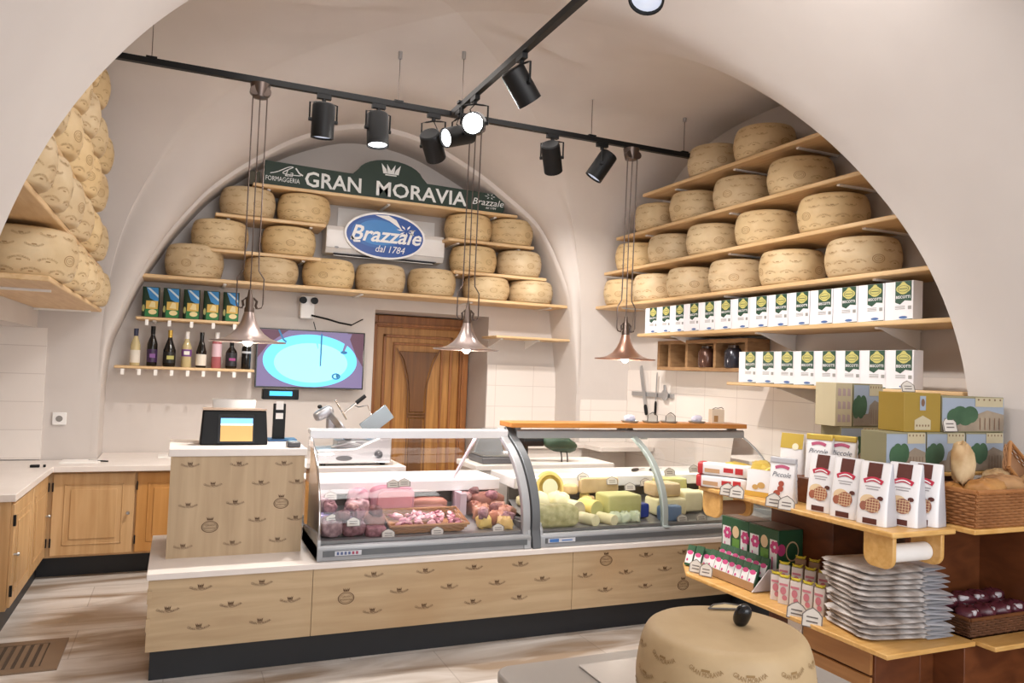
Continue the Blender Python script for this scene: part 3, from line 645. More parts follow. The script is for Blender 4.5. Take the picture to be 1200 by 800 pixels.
SKY = mat('packet_blue', '3F8FD0', .35); SKYW = mat('packet_pale', 'CFE3F0', .35); PGRN = mat('packet_green', '2E7A44', .35); PYEL = mat('packet_yellow', 'D9B45A', .4); PDK = mat('packet_dark', '1D3A2A', .35)
proto = None
for i in range(5):
    x = -.232+i*.148; l = 'green and blue snack bag on the small shelf above the bottles, %s from left' % ORD[i]
    if proto is None:
        t = thing('snack_bag', l, 'snack bag', (x, 6.64, 1.8605), -.1, 'snack bags above the bottles'); proto = t
        b = MB()
        def bg(i_, j_): 
            a = 2*pi*i_; hd = .033*(1-j_*j_*.9); return (.062*math.copysign(abs(cos(a))**.5, cos(a)), hd*math.copysign(abs(sin(a))**.7, sin(a)), .24*j_)
        b.grid(bg, 24, 8); b.build('pouch', PDK, t, ang=80)
        fr = lambda u, v, o=.003: (u, -.033*(1-(v/.24)**2*.9)-o, v)
        b = MB()
        def q(x0, z0, x1, z1, mi):
            for k in range(3): a = z0+(z1-z0)*k/3; c = z0+(z1-z0)*(k+1)/3; poly(b, [(x0, a), (x1, a), (x1, c), (x0, c)], fr, mi)
        q(-.035, .005, .06, .065, 0); q(-.03, .065, .055, .13, 1)
        poly(b, [(-.035, .235), (.05, .235), (.058, .13), (.03, .13), (-.005, .15)], lambda u, v: fr(u, v, .006), 2); poly(b, [(-.03, .232), (.055, .155), (.055, .175), (-.01, .232)], lambda u, v: fr(u, v, .008), 3)
        disc(b, (.02, .042), .03, .02, lambda u, v: fr(u, v, .006), 4, 18); poly(b, [(-.01, .08), (.04, .075), (.035, .12), (.01, .128)], lambda u, v: fr(u, v, .006), 4)
        disc(b, (-.047, .07), .010, .028, lambda u, v: fr(u, v, .004), 5, 14)
        b.build('printed_front', [PGRN, PYEL, SKY, SKYW, mat('packet_cream', 'E8D7A0', .4), mat('packet_gold', '9C9A5C', .4)], t)
    else: dup(proto, (x, 6.64, 1.8605), -.1, l)

# ================================================================== TELEVISION, SIGNS, AIR CONDITIONER
tv = thing('television', 'wall-mounted flat television showing a bright cyan vat', 'television', (1.035, 6.74, 1.58), RAD(0))
b = MB(); b.box(-.455, -.02, -.25, .455, .025, .25); b.build('casing', BLACKG, tv, bevel=.004)
TVP = mat('tv_purple', '5E5678', emit='6E6288', es=.6); TVC = mat('tv_cyan', '58BCE8', emit='5CC0EC', es=.78); TVB = mat('tv_teal', '1F5F88', emit='20628C', es=.6); TVW = mat('tv_pale', '84D4F6', emit='80D2F6', es=.82); TVR = mat('tv_plum', '4A2E3E', emit='5A3A4C', es=.5)
b = MB(); ft = lambda o: (lambda u, v: (u, -.0205-o, v))
poly(b, [(-.443, -.238), (.443, -.238), (.443, .24), (-.443, .24)], ft(0), 0)
poly(b, [(.30, .24), (.443, .24), (.443, -.05), (.38, .05)], ft(.0004), 4); poly(b, [(-.443, .24), (-.2, .24), (-.36, .12), (-.443, .0)], ft(.0004), 4); poly(b, [(.33, -.238), (.443, -.238), (.443, -.1)], ft(.0004), 0)
el2 = [(-.005+.395*cos(a), (-.012+.225*sin(a))) for a in [2*pi*k/56 for k in range(56)]]
poly(b, [(u, max(-.236, v)) for u, v in el2], ft(.0008), 1); disc(b, (.0, -.03), .31, .17, ft(.0012), 3, 44)
poly(b, [(.07, .225), (.085, .225), (.083, -.05), (.072, -.06)], ft(.0016), 2); poly(b, [(.01, .21), (.04, .2), (.055, .1), (.05, .09)], ft(.0016), 1); poly(b, [(.30, .235), (.34, .235), (.28, .08), (.26, .08)], ft(.0016), 0); disc(b, (.275, .07), .03, .014, ft(.0018), 2, 12)
disc(b, (.215, -.14), .038, .028, ft(.0016), 2, 20, .6); disc(b, (.225, -.135), .012, .02, ft(.0018), 2, 12); stroke(b, [(-.28, .24), (-.24, .16), (-.215, .14)], .014, ft(.0018), 2)
b.build('screen', [TVP, TVC, TVB, TVW, TVR], tv)
b = MB(); b.box(-.2, .025, -.15, .2, .105, .15); b.build('wall_mount', BLACK, tv)
b = MB(); b.tube([(-.02, -.01, .33), (-.0, -.02, .26)], .004); b.tube([(-.04, 0, .385), (.1, 0, .36), (.2, 0, .335), (.31, 0, .32)], .009); b.tube([(.31, 0, .32), (.38, .04, .36), (.42, .06, .38)], .005)
simple('tv_cable', 'black cable draped on the wall above the television', 'cable', b, BLACK).location = (1.06, 6.74, 1.575)
el = thing('emergency_light', 'white wall fitting with two black round heads below the long shelf', 'emergency light', (.98, 6.80, 2.03))
b = MB(); b.box(-.05, -.03, -.1, .07, .045, .1); b.build('housing', WHITE, el, bevel=.008)
for x in (-.035, .06):
    b = MB(); b.cyl((x, -.03, .06), (x, -.085, .055), .028, .03, 16); b.build('lamp_head', BLACK, el)

GRNS = mat('sign_green', '24382F', .6); SGW = mat('sign_white', 'E6E9E8', .6)
sg = thing('main_shop_sign', 'long dark green board sign reading GRAN MORAVIA on the top back shelf', 'sign', (0, 6.50, 2.986))
out = [(.55, 0), (2.66, 0), (2.68, .05), (2.665, .085), (2.69, .12), (2.68, .17), (1.93, .185)]+[(1.60+.29*cos(a), .20+.145*sin(a)) for a in [pi*k/14 for k in range(1, 14)]]+[(1.27, .185), (.56, .20)]
b = MB(); b.prism(out, -.015, .015, lambda u, v, w: (u, w, v)); b.build('sign_board', GRNS, sg)
fg = lambda u, v: (u, -.0165, v)
b = MB(); text(b, 'GRAN', .175, lambda u, v: fg(1.115+u, .03+v), 0, width=.47, bold=.018); b.build('sign_lettering', SGW, sg); b = MB(); text(b, 'MORAVIA', .175, lambda u, v: fg(1.885+u, .03+v), 0, width=.83, bold=.018); b.build('sign_lettering', SGW, sg)
b = MB(); crown(b, (1.60, .225), .17, .085, fg); stroke(b, [(1.55, .215), (1.65, .215)], .01, fg); b.build('crown_emblem', SGW, sg)
b = MB(); text(b, 'FORMAGGERIA', .055, lambda u, v: fg(.70+u, .04+v), 0, width=.27); text(b, 'La', .075, lambda u, v: fg(.745+u, .09+v), 0, shear=.35)
stroke(b, spl([(.60, .10), (.66, .12), (.74, .165), (.78, .17), (.74, .145), (.70, .11), (.82, .105), (.85, .115)], 4), .007, fg); stroke(b, [(.80, .165), (.83, .125), (.86, .11)], .012, fg); b.build('formaggeria_lettering', SGW, sg)
b = MB(); text(b, 'Brazzale', .085, lambda u, v: fg(2.51+u, .06+v), 0, width=.30, shear=.3); text(b, 'dal 1784', .03, lambda u, v: fg(2.54+u, .03+v), 0, shear=.2)
for a in range(6): poly(b, [(2.53+.012*cos(a*pi/3), .145+.008*sin(a*pi/3)), (2.53+.04*cos(a*pi/3+.15), .145+.02*sin(a*pi/3+.15)), (2.53+.055*cos(a*pi/3), .145+.026*sin(a*pi/3)), (2.53+.04*cos(a*pi/3-.15), .145+.02*sin(a*pi/3-.15))], fg)
b.build('brazzale_lettering', SGW, sg)
b = MB(); b.box(.44, 6.55, 2.986, .53, 6.64, 3.10); simple('small_gift_box', 'small dark box standing left of the long green sign', 'box', b, mat('olive_box', '4A4534', .6), bevel=.003)

ac = thing('air_conditioner', 'white wall air conditioner behind the blue oval sign', 'air conditioner', (1.625, 6.845, 2.50))
b = MB(); pr = [(0, .02), (0, .24), (-.20, .24), (-.235, .20), (-.235, .05), (-.20, .0), (-.04, 0)]
b.prism(pr, -.53, .53, lambda u, v, w: (w, u, v)); b.build('casing', WHITE, ac, bevel=.006)
b = MB(); b.box(-.46, -.22, -.004, .46, -.13, .004, 0); b.build('air_slot', mat('slot_dark', '3A3A40', .6), ac)
b = MB(); M = Matrix.Translation((0, -.19, -.012)) @ Matrix.Rotation(RAD(12), 4, 'X'); b.box(-.46, -.03, -.002, .43, .03, .003, 0, M); b.build('louvre', WHITE, ac)
b = MB(); b.box(-.53, -.237, .045, .53, -.235, .048); b.build('panel_seam', mat('seam_grey', 'B8B8B8', .5), ac)
b = MB(); disc(b, (-.44, .05), .02, .009, lambda u, v: (u, -.2365, v)); b.build('badge', mat('badge_grey', '8A8A8E', .3), ac)
b = MB(); b.box(-.40, -.004, .24, .10, 0, .44); b.box(.2, -.004, .24, .50, 0, .4); o = b.build('wall_cover', WHITE, ac)
ov = thing('oval_brand_sign', 'blue oval sign reading Brazzale dal 1784 hung on the air conditioner', 'sign', (1.60, 6.595, 2.685))
OB = mat('oval_blue', '2450A0', .3); OBL = mat('oval_light_blue', '3E86CC', .3); OW = mat('oval_white', 'F2F2F2', .35)
el_ = [(.36*cos(2*pi*k/56), .205*sin(2*pi*k/56)) for k in range(56)]
b = MB(); b.prism(el_, -.012, .012, lambda u, v, w: (u, w, v)); b.build('sign_rim', OW, ov)
b = MB(); fo = lambda o: (lambda u, v: (u, -.0125-o, v)); disc(b, (0, 0), .342, .188, fo(0), 0, 56)
for k in range(6): disc(b, (-.07+.01*k, .02+.004*k), .23-.035*k, .13-.02*k, fo(.0004+.0003*k), 1 if k > 0 else 2, 36)
b.build('sign_face', [OB, OBL, mat('oval_mid_blue', '2C66B2', .3)], ov)
b = MB(); text(b, 'Brazzale', .185, lambda u, v: fo(.003)(u, -.055+v), 0, width=.62, shear=.32, bold=.02); b.build('brand_lettering', OW, ov); b = MB(); text(b, 'dal 1784', .085, lambda u, v: fo(.003)(.04+u, -.145+v), 0, width=.26, shear=.25)
stroke(b, [(-.30, -.03), (-.27, -.07), (-.22, -.065)], .018, fo(.003))
b.build('sign_lettering', OW, ov)
b = MB(); poly(b, [(-.10, .175), (.02, .182), (.09, .15), (.13, .09), (.145, .065), (.09, .10), (.03, .135)], fo(.003))
for a in range(7):
    t_ = a*2*pi/7+.3; c_ = (.185, .06); poly(b, [(c_[0]+.02*cos(t_), c_[1]+.012*sin(t_)), (c_[0]+.055*cos(t_+.18), c_[1]+.035*sin(t_+.18)), (c_[0]+.09*cos(t_), c_[1]+.055*sin(t_)), (c_[0]+.055*cos(t_-.18), c_[1]+.035*sin(t_-.18))], fo(.003))
b.build('milk_splash_emblem', OW, ov)

# ================================================================== DISPLAY CASES
ZD = .521; Y0C = 4.06
GLP = [(4.085, .60), (4.085, .68), (4.105, .78), (4.155, .88), (4.24, .985), (4.35, 1.065), (4.49, 1.135)]
GLS = spl(GLP, 3)
ROSE = (1, .74, .86); WARM = (1, .97, .86)
def case(name, label, x0, x1, rose, joint=None, wood_top=False):
    t = thing(name, label, 'display case', (0, 0, 0))
    b = MB(); b.prism([(4.06, ZD), (4.94, ZD), (4.94, .60), (4.07, .60), (4.06, .585)], x0, x1, lambda u, v, w: (w, u, v)); b.build('base', ALU, t, bevel=.004)
    b = MB(); b.prism([(4.052, .545), (4.060, .545), (4.060, .575), (4.052, .575)], x0+.03, x1-.03, lambda u, v, w: (w, u, v)); b.build('bumper', ALUD, t)
    b = MB(); b.box(x0+.02, 4.10, .602, x1-.02, 4.16, .618); b.add([(x0+.02, 4.12, .60), (x1-.02, 4.12, .60), (x1-.02, 4.50, .66), (x0+.02, 4.50, .66), (x1-.02, 4.62, .72), (x0+.02, 4.62, .72)], [(0, 1, 2, 3), (3, 2, 4, 5)]); b.build('deck', mat('deck_steel', '9A9898', .35, .4), t)
    b = MB(); b.box(x0+.02, 4.60, .60, x1-.02, 4.63, .79); b.build('inner_back', mat('inner_back_brown', '54423A', .6) if rose else mat('inner_back_grey', '5E574E', .6), t)
    b = MB(); b.box(x0+.02, 4.52, .79, x1-.02, 4.93, .86); b.build('service_shelf', WHITE, t, bevel=.006)
    b = MB(); b.grid(lambda i, j: (x0+.01+(x1-x0-.02)*i, *[GLS[0][q]+(GLS[-1][q]-GLS[0][q])*0 for q in (0, 1)]) if False else (x0+.01+(x1-x0-.02)*i, GLS[min(len(GLS)-1, round(j*(len(GLS)-1)))][0], GLS[min(len(GLS)-1, round(j*(len(GLS)-1)))][1]), 2, len(GLS)-1); b.build('front_glass', GLASSF, t, ang=60)
    b = MB(); b.prism([(4.46, 1.12), (4.475, 1.12), (4.48, 1.145), (4.56, 1.145), (4.56, 1.17), (4.47, 1.175), (4.46, 1.165)], x0, x1, lambda u, v, w: (w, u, v)); b.build('top_rail', mat('pale_rail', 'E4E4E6', .25, .2) if rose else ALU, t, bevel=.003)
    LT = mat('rose_tube', 'FFFFFF', emit=ROSE, es=2.2) if rose else mat('white_tube', 'FFFFFF', emit=WARM, es=2.0)
    b = MB(); b.cyl((x0+.08, 4.51, 1.134), (x1-.08, 4.51, 1.134), .010, .010, 10); b.build('light_tube', LT, t)
    # side panel: curved glass cheek and grey foot
    for x in (x0, x1-.02):
        b = MB(); b.prism([(4.06, ZD), (4.60, ZD), (4.56, .62), (4.10, .66), (4.07, .62)], x, x+.02, lambda u, v, w: (w, u, v)); b.build('end_foot', ALU, t, bevel=.004)
    xe = x0+.008 if rose else x1-.012
    b = MB(); b.prism([(4.60, .62)]+GLP+[(4.56, 1.12), (4.60, .90)], xe, xe+.004, lambda u, v, w: (w, u, v)); b.build('end_glass', GLASS, t, smooth=False)
    b = MB(); b.grid(lambda i, j: (xe-.004+.012*i, GLS[round(j*(len(GLS)-1))][0]-.004, GLS[round(j*(len(GLS)-1))][1]+.003), 1, len(GLS)-1); b.build('edge_trim', CHROME if rose else ALU, t, solid=.006)
    return t
c1 = case('meat_display_case', 'curved-glass refrigerated counter with rose light over meats and sausages', .70, 1.925, True)
c2 = case('cheese_display_case', 'curved-glass refrigerated counter with white light over cheeses, right of the meat case', 1.985, 3.80, False)
# arched pillar between the two cases, and inner arches
def arch(parent, name, xa, xb, w, mt, off=0, foot=ZD):
    P = [(Y0C-.012-off, foot)]+[(y-.012-off, z+.008+off) for y, z in GLS]+[(4.52, 1.185+off)]
    Q = [(y+w, z-(w*.35 if i > 2 else 0)) for i, (y, z) in enumerate(P)]
    b = MB(); n = len(P)
    vs = [(x, *p) for x in (xa, xb) for p in P]+[(x, *p) for x in (xa, xb) for p in Q]
    fs = []
    for k in range(n-1):
        fs += [(k, k+1, n+k+1, n+k), (2*n+k, 3*n+k, 3*n+k+1, 2*n+k+1), (k, 2*n+k, 2*n+k+1, k+1), (n+k, n+k+1, 3*n+k+1, 3*n+k)]
    fs += [(0, n, 3*n, 2*n), (n-1, 3*n-1, 4*n-1, 2*n-1)]
    b.add(vs, fs); return b.build(name, mt, parent, bevel=.004)
arch(c2, 'dark_arch_pillar', 1.93, 1.982, .05, ALUD, .006)
arch(c1, 'inner_arch', 1.875, 1.922, .04, ALU)
arch(c2, 'joint_arch', 2.845, 2.885, .035, mat('pale_arch', 'A9B4B2', .35, .2), 0, .60)
b = MB(); b.tube([(1.72, 4.50, 1.12), (1.60, 4.55, .86)], .010, 8); b.build('hinge_strut', mat('pale_strut', 'CFC4C6', .4), c1)
b = MB(); b.box(1.60, 4.40, .66, 1.64, 4.56, .79); b.build('divider', mat('pale_divider', 'C9B4BC', .4), c1)
b = MB(); b.box(3.0, 4.585, 1.10, 3.05, 4.60, 1.13); b.build('clip', ALU, c2)
b = MB(); b.add([(.79, 4.0518, .548), (.93, 4.0518, .548), (.93, 4.0518, .573), (.79, 4.0518, .573)], [(0, 1, 2, 3)], 0)
for k in range(6): b.box(.80+k*.02, 4.0505, .553, .812+k*.02, 4.0517, .568, 1 if k < 4 else 2)
b.build('maker_badge', [mat('badge_pale', 'C9CCD4', .4), mat('badge_blue', '54648E', .4), mat('badge_red', 'A04A62', .4)], c1)
b = MB(); b.add([(2.03, 4.0518, .548), (2.21, 4.0518, .548), (2.21, 4.0518, .573), (2.03, 4.0518, .573)], [(0, 1, 2, 3)], 0); b.box(2.04, 4.0505, .551, 2.10, 4.0517, .570, 1); b.box(2.12, 4.0505, .556, 2.19, 4.0517, .562, 1)
b.build('maker_badge', [mat('badge_pale', 'C9CCD4', .4), mat('badge_blue2', '4A78B8', .4)], c2)
for nm, x0, x1, col, pw in (('meat_case_light', .8, 1.85, ROSE, 2.0), ('cheese_case_light', 2.05, 3.75, WARM, 3.0)):
    o = area(nm, ((x0+x1)/2, 4.495, 1.115), ((x0+x1)/2, 4.42, .6), x1-x0, .05, pw, col)
# board on the cheese case
b = MB(); b.box(1.93, 4.42, 1.190, 3.79, 4.62, 1.222); o = b.build('case_top_board', BOARD, None, bevel=.004); tag(o, 'orange beech board lying along the top of the cheese case', 'shelf board')
b = MB(); b.box(1.99, 4.50, 1.165, 2.03, 4.56, 1.19); b.box(2.78, 4.50, 1.165, 2.82, 4.56, 1.19); b.box(3.72, 4.50, 1.165, 3.76, 4.56, 1.19); b.build('board_bracket', ALU, c2)

def ptag(x, y, z, label, group, rz=0, w=.055, h=.045, tilt=-.25, m_='tag_paper', parent=None):
    t = thing('price_tag', label, 'price tag', (x, y, z), rz, group)
    M = Matrix.Rotation(tilt, 4, 'X')
    pr = [(-w/2, 0), (w/2, 0), (w/2, h*.6), (w*.30, h*.82), (0, h), (-w*.30, h*.82), (-w/2, h*.6)]
    b = MB(); b.prism(pr, 0, .0025, lambda u, v, q: M @ Vector((u, q, v))); b.build('card', mat('tag_paper', 'D6CFC6', .6), t)
    b = MB(); fr = lambda u, v: M @ Vector((u, -.001, v))
    n = len(pr)
    b.add([fr(*p) for p in pr]+[fr(p[0]*.9, h*.47+(p[1]-h*.47)*.9) for p in pr], [(i, (i+1) % n, n+(i+1) % n, n+i) for i in range(n)])
    for k in range(2): b.add([fr(-w*.28, h*(.25+.22*k)), fr(w*.28, h*(.25+.22*k)), fr(w*.28, h*(.32+.22*k)), fr(-w*.28, h*(.32+.22*k))], [(0, 1, 2, 3)])
    b.build('printed_frame', mat('tag_ink', '6A625E', .6), t)
    return t
def sup(name, label, cat, c, r, e1, e2, mt, group=None, rz=0, wob=0, tilt=0, seed=0):
    b = MB(); b.se((0, 0, 0), r, e1, e2, 24, 14, 0, None, wob, seed); o = b.build(name, mt, None, c, (tilt, 0, rz), ang=70); return tag(o, label, cat, group)
PINKM = rind_mat('ham_pink', 'A87480', 'C8949E', 14); MEAT = rind_mat('cured_meat', '5E3438', 'A87880', 34); MEATP = rind_mat('pale_sausage', '74525A', 'BC9A9C', 30); FAT = mat('meat_fat', 'E6C2BC', .5); SPECK = rind_mat('speck_brown', '7A4A3E', '9C6656')
def deckz(y): return (.602+(max(y, 4.12)-4.12)*.158) if y < 4.5 else .662
def onc(label, name, cat, x, y, r, mt, e=(.6, .6), rz=0, wob=.03, extra=0, g='cold meats in the display case', seed=0):
    r = tuple(q*1.14 for q in r)
    return sup(name, label, cat, (x, y, deckz(y)+r[2]+extra+.004), r, e[0], e[1], mt, g, rz, wob, 0, seed)
ham = thing('cooked_ham', 'large pink cooked ham loaf behind the wicker tray in the meat case', 'ham', (1.19, 4.46, .665))
b = MB(); b.se((0, 0, .09), (.13, .07, .088), .45, .45, 28, 16, 0, None, .01); b.build('ham_body', PINKM, ham, ang=70)
b = MB(); b.se((.0, -.066, .088), (.105, .012, .07), .5, .4, 24, 10); b.build('cut_face', rind_mat('ham_cut', 'C98A90', 'D79AA0'), ham, ang=70)
onc('round pink ham end left of the large ham loaf', 'ham_end', 'ham', 1.0, 4.50, (.055, .05, .07), PINKM)
onc('marbled dry-cured loaf at the back left of the meat case', 'cured_loaf', 'cured meat', .78, 4.50, (.05, .07, .055), MEATP, extra=.0)
onc('dark red cured loaf at the very front left of the meat case', 'cured_loaf', 'cured meat', .79, 4.20, (.055, .05, .048), MEATP, wob=.05, seed=3)
onc('pale mottled sausage bundle at front left of the meat case', 'sausage_bundle', 'sausage', .91, 4.20, (.055, .05, .04), MEAT, wob=.06, seed=5)
onc('cut salami with dark face in the middle left of the meat case', 'salami', 'salami', 1.04, 4.27, (.055, .06, .045), SPECK, (.8, .6), seed=2)
onc('stack of red meat slices before the ham', 'meat_slices', 'cured meat', 1.03, 4.17, (.05, .035, .025), MEAT, (.4, .4), wob=.02)
onc('brown cured shoulder between the purple pack and the salami', 'cured_shoulder', 'cured meat', .965, 4.38, (.06, .06, .06), MEATP, wob=.05, seed=8)
onc('purple wrapped pack standing in the meat case at left', 'meat_pack', 'packet', .80, 4.33, (.065, .045, .035), mat('violet_wrap', '7E6AA6', .3), (.3, .3), wob=0)
onc('second purple wrapped pack beside the cured shoulder', 'meat_pack', 'packet', .90, 4.30, (.045, .04, .03), mat('violet_wrap2', '8E6C9C', .3), (.3, .3), wob=0)
onc('long brown smoked loin at the back right of the ham', 'smoked_loin', 'cured meat', 1.43, 4.52, (.11, .05, .04), rind_mat('smoked', '9C5A48', 'BE7E64'), wob=.03)
onc('dark smoked bacon slab at the back behind the tray', 'bacon_slab', 'bacon', 1.40, 4.44, (.10, .03, .03), SPECK, (.3, .3), wob=.01, extra=.0)
onc('dark ham half at the back right of the meat case', 'dark_ham', 'ham', 1.80, 4.50, (.10, .06, .05), SPECK, wob=.05, seed=4)
for i, (x, y, r, mt) in enumerate(((1.69, 4.22, .03, 'E0C070'), (1.72, 4.34, .04, 'B07A62'), (1.78, 4.25, .035, 'C88A70'), (1.80, 4.17, .032, 'E3BE7A'), (1.86, 4.30, .04, 'B47C68'), (1.70, 4.44, .035, 'A86E5C'), (1.85, 4.40, .035, 'C09080'))):
    onc('small %s vacuum pack at the right end of the meat case, number %d across' % ('yellow' if mt[0] == 'E' else 'reddish', i+1) if False else ('small yellow vacuum pack at the right end of the meat case' if mt[0] == 'E' else 'small reddish vacuum pack at the right end of the meat case'),
        'vacuum_pack', 'packet', x, y, (r*1.2, r, r), mat('vac_'+mt, mt, .35), (.6, .5), rz=i, wob=.12, seed=i, g='yellow vacuum packs in the meat case' if mt[0] == 'E' else 'reddish vacuum packs in the meat case')
MOT = [rind_mat('mottled_a', '6A3C44', 'B98A90', 40), rind_mat('mottled_b', '8C5A5A', 'CFA8A4', 40), rind_mat('mottled_c', '5A3636', '94605C', 30)]
rnd = random.Random(21)
for k in range(16):
    x = rnd.uniform(.76, 1.12) if k < 9 else rnd.uniform(1.64, 1.86); y = rnd.uniform(4.15, 4.52)
    sup('wrapped_cold_cut', 'small wrapped piece of cured meat among the larger ones in the meat case', 'cured meat', (x, y, deckz(y)+rnd.uniform(.06, .125)), (rnd.uniform(.025, .045), rnd.uniform(.02, .035), rnd.uniform(.018, .03)), .7, .6, MOT[k % 3], 'small wrapped cold cuts', rnd.uniform(0, 3), .1, rnd.uniform(-.4, .4), k)
# wicker tray with meats
WICK = rind_mat('wicker', '9C6B42', 'BE8C5C'); WICKD = rind_mat('wicker_dark', '5E3A22', '7C5032')
def wicker(parent, name, x0, y0, x1, y1, h, flare=.02, rows=8, mt=None, r=.004):
    mt = mt or WICK
    per = [(x0, y0, x1, y0), (x1, y0, x1, y1), (x1, y1, x0, y1), (x0, y1, x0, y0)]
    b = MB(); cx, cy = (x0+x1)/2, (y0+y1)/2
    def P(x, y, z): k = flare*z/h; return (x+math.copysign(k, x-cx), y+math.copysign(k, y-cy), z)
    for q in range(rows):
        z = h*(q+.5)/rows; pts = []
        for a, c, d, e in per:
            L = sqrt((d-a)**2+(e-c)**2); n = max(4, int(L/.025)); nx, ny = (e-c)/L, -(d-a)/L
            for k in range(n):
                w = r*.8*(1 if (k+q) % 2 else -1); pts.append(P(a+(d-a)*k/n+nx*w, c+(e-c)*k/n+ny*w, z))
        pts.append(pts[0]); b.tube(pts, h/rows*.52, 5)
    b.build('woven_wall', mt, parent)
    b = MB(); pts = [P(x0, y0, h), P(x1, y0, h), P(x1, y1, h), P(x0, y1, h), P(x0, y0, h)]; b.tube(pts, r*1.9, 8)
    b.build('rim', mt, parent)
    b = MB(); b.box(x0, y0, 0, x1, y1, .004); b.build('bottom', mt, parent)
tr = thing('wicker_meat_tray', 'shallow wicker tray of sliced meats in front of the pink ham', 'tray', (1.33, 4.26, .64)); tr.rotation_euler = (RAD(12), 0, 0)
wicker(tr, 'w', -.20, -.09, .20, .09, .055, .03, 6)
b = MB(); rnd = random.Random(3)
for k in range(70):
    x, y = rnd.uniform(-.19, .19), rnd.uniform(-.085, .08); M = Euler((rnd.uniform(-.7, .7), rnd.uniform(-.7, .7), rnd.uniform(0, 3))).to_matrix().to_4x4()
    b.se((x, y, .03+rnd.uniform(0, .015)), (.024, .014, .007), .8, .8, 10, 6, rnd.randrange(3), M, .1, k)
o = b.build('sliced_meat', [mat('slice_a', 'C98490', .4), mat('slice_b', 'A85C6C', .4), mat('slice_c', 'DDA8AC', .4)], None, (1.33, 4.26, .645), (RAD(12), 0, 0), ang=80); tag(o, 'heap of pink sliced meats lying in the wicker tray', 'sliced meat', kind='stuff')
for i, (x, y, z, l) in enumerate(((.79, 4.15, .70, 'front row far left in the meat case'), (.90, 4.14, .68, 'before the sausage bundle'), (1.17, 4.36, .845, 'left of the two on top of the ham'), (1.235, 4.36, .85, 'right of the two on top of the ham'), (.83, 4.45, .77, 'standing on the cured loaf'), (1.09, 4.12, .612, 'low at the left front edge before the tray'), (1.37, 4.12, .612, 'low at the front edge before the wicker tray'), (1.74, 4.12, .612, 'low at the right front edge of the meat case'))):
    ptag(x, y, z, 'small house-shaped price tag, '+l, 'price tags in the meat case', w=.075, h=.05)
# cheeses
CH = {k: rind_mat('cheese_'+k, a, c, 22 if k == 'blue' else 8) for k, a, c in (('blue', 'A29B66', 'D6CF9C'), ('cream', 'E2D8A8', 'F0E8C0'), ('yellow', 'D8C070', 'E6D288'), ('tan', 'C8A878', 'DCC090'), ('grey', 'A79C84', 'C4BAA0'), ('green', 'B8B46A', 'CAC67E'))}
G = 'cheeses in the display case'
onc('long greenish mottled half cheese lying at the front left of the cheese case', 'half_cheese', 'cheese', 2.125, 4.17, (.135, .05, .062), CH['blue'], (.55, .4), wob=.012, g=G)
onc('large white rounded cheese at back left of the cheese case', 'white_cheese', 'cheese', 2.10, 4.37, (.075, .06, .065), CH['cream'], (.8, .7), wob=.05, g=G)
onc('white drooping cheese beside the log cheeses', 'white_cheese', 'cheese', 2.26, 4.38, (.06, .06, .06), CH['cream'], (.8, .7), wob=.07, g=G, seed=2)
for i, (x, y, r, mt, l) in enumerate(((2.325, 4.30, .056, 'grey', 'thick greyish cheese log, left of the two logs, cut end forward'), (2.455, 4.30, .056, 'green', 'thick greenish cheese log, right of the two logs'), (2.37, 4.165, .036, 'cream', 'small white cheese log lying in front'), (2.50, 4.16, .034, 'cream', 'small pale green-tinged cheese log lying in front, right one'))):
    t = thing('cheese_log', l, 'cheese', (x, y, deckz(y)+r+.004), .25, G)
    b = MB(); b.cyl((0, -.05, 0), (0, .09, 0), r, r, 28); b.build('log_body', CH['cream' if mt != 'green' else 'yellow'], t, bevel=.004)
    b = MB(); b.cyl((0, -.0515, 0), (0, -.0498, 0), r*.93, r*.93, 28); b.build('cut_end', CH[mt], t)
onc('big yellow rectangular cheese block right of the logs', 'cheese_block', 'cheese', 2.65, 4.30, (.11, .08, .065), CH['green'], (.18, .15), wob=.0, g=G)
onc('low brown-edged cheese block on the back shelf of the case', 'cheese_block', 'cheese', 2.62, 4.54, (.13, .05, .045), CH['tan'], (.2, .15), wob=.01, extra=.085, g=G)
onc('brown round cheese at the back between wheel plate and block', 'round_cheese', 'cheese', 2.41, 4.53, (.05, .05, .03), CH['tan'], (.5, .9), wob=.02, extra=.08, g=G)
rnd = random.Random(22)
for k in range(9):
    x = rnd.uniform(2.05, 2.75); y = rnd.uniform(4.44, 4.54)
    sup('small_cheese', 'small pale cheese piece tucked between the larger cheeses at the back of the case', 'cheese', (x, y, deckz(y)+rnd.uniform(.03, .07)), (rnd.uniform(.03, .05), rnd.uniform(.02, .035), rnd.uniform(.02, .035)), .5, .5, CH[('cream', 'tan', 'yellow')[k % 3]], 'small cheeses at the back of the case', rnd.uniform(0, 3), .06, 0, k)
wp = thing('golden_cheese', 'upright round cheese with golden rim at the back left of the cheese case', 'cheese', (2.26, 4.53, .792), 0, G)
b = MB(); M = Matrix.Rotation(pi/2-.15, 4, 'X'); b.lathe([(0, -.02), (.10, -.02), (.107, 0), (.10, .02), (0, .02)], 32, 0, M); b.build('wheel_body', CH['yellow'], wp)
b = MB(); b.lathe([(.078, .021), (.082, .023), (.086, .021)], 32, 0, M); b.build('ring', mat('gold_ring', 'C8A850', .4), wp)
b = MB(); b.lathe([(0, .022), (.055, .022), (.056, .0205)], 24, 0, M); b.build('seal_label', mat('seal_pale', 'D8D8B8', .5), wp)
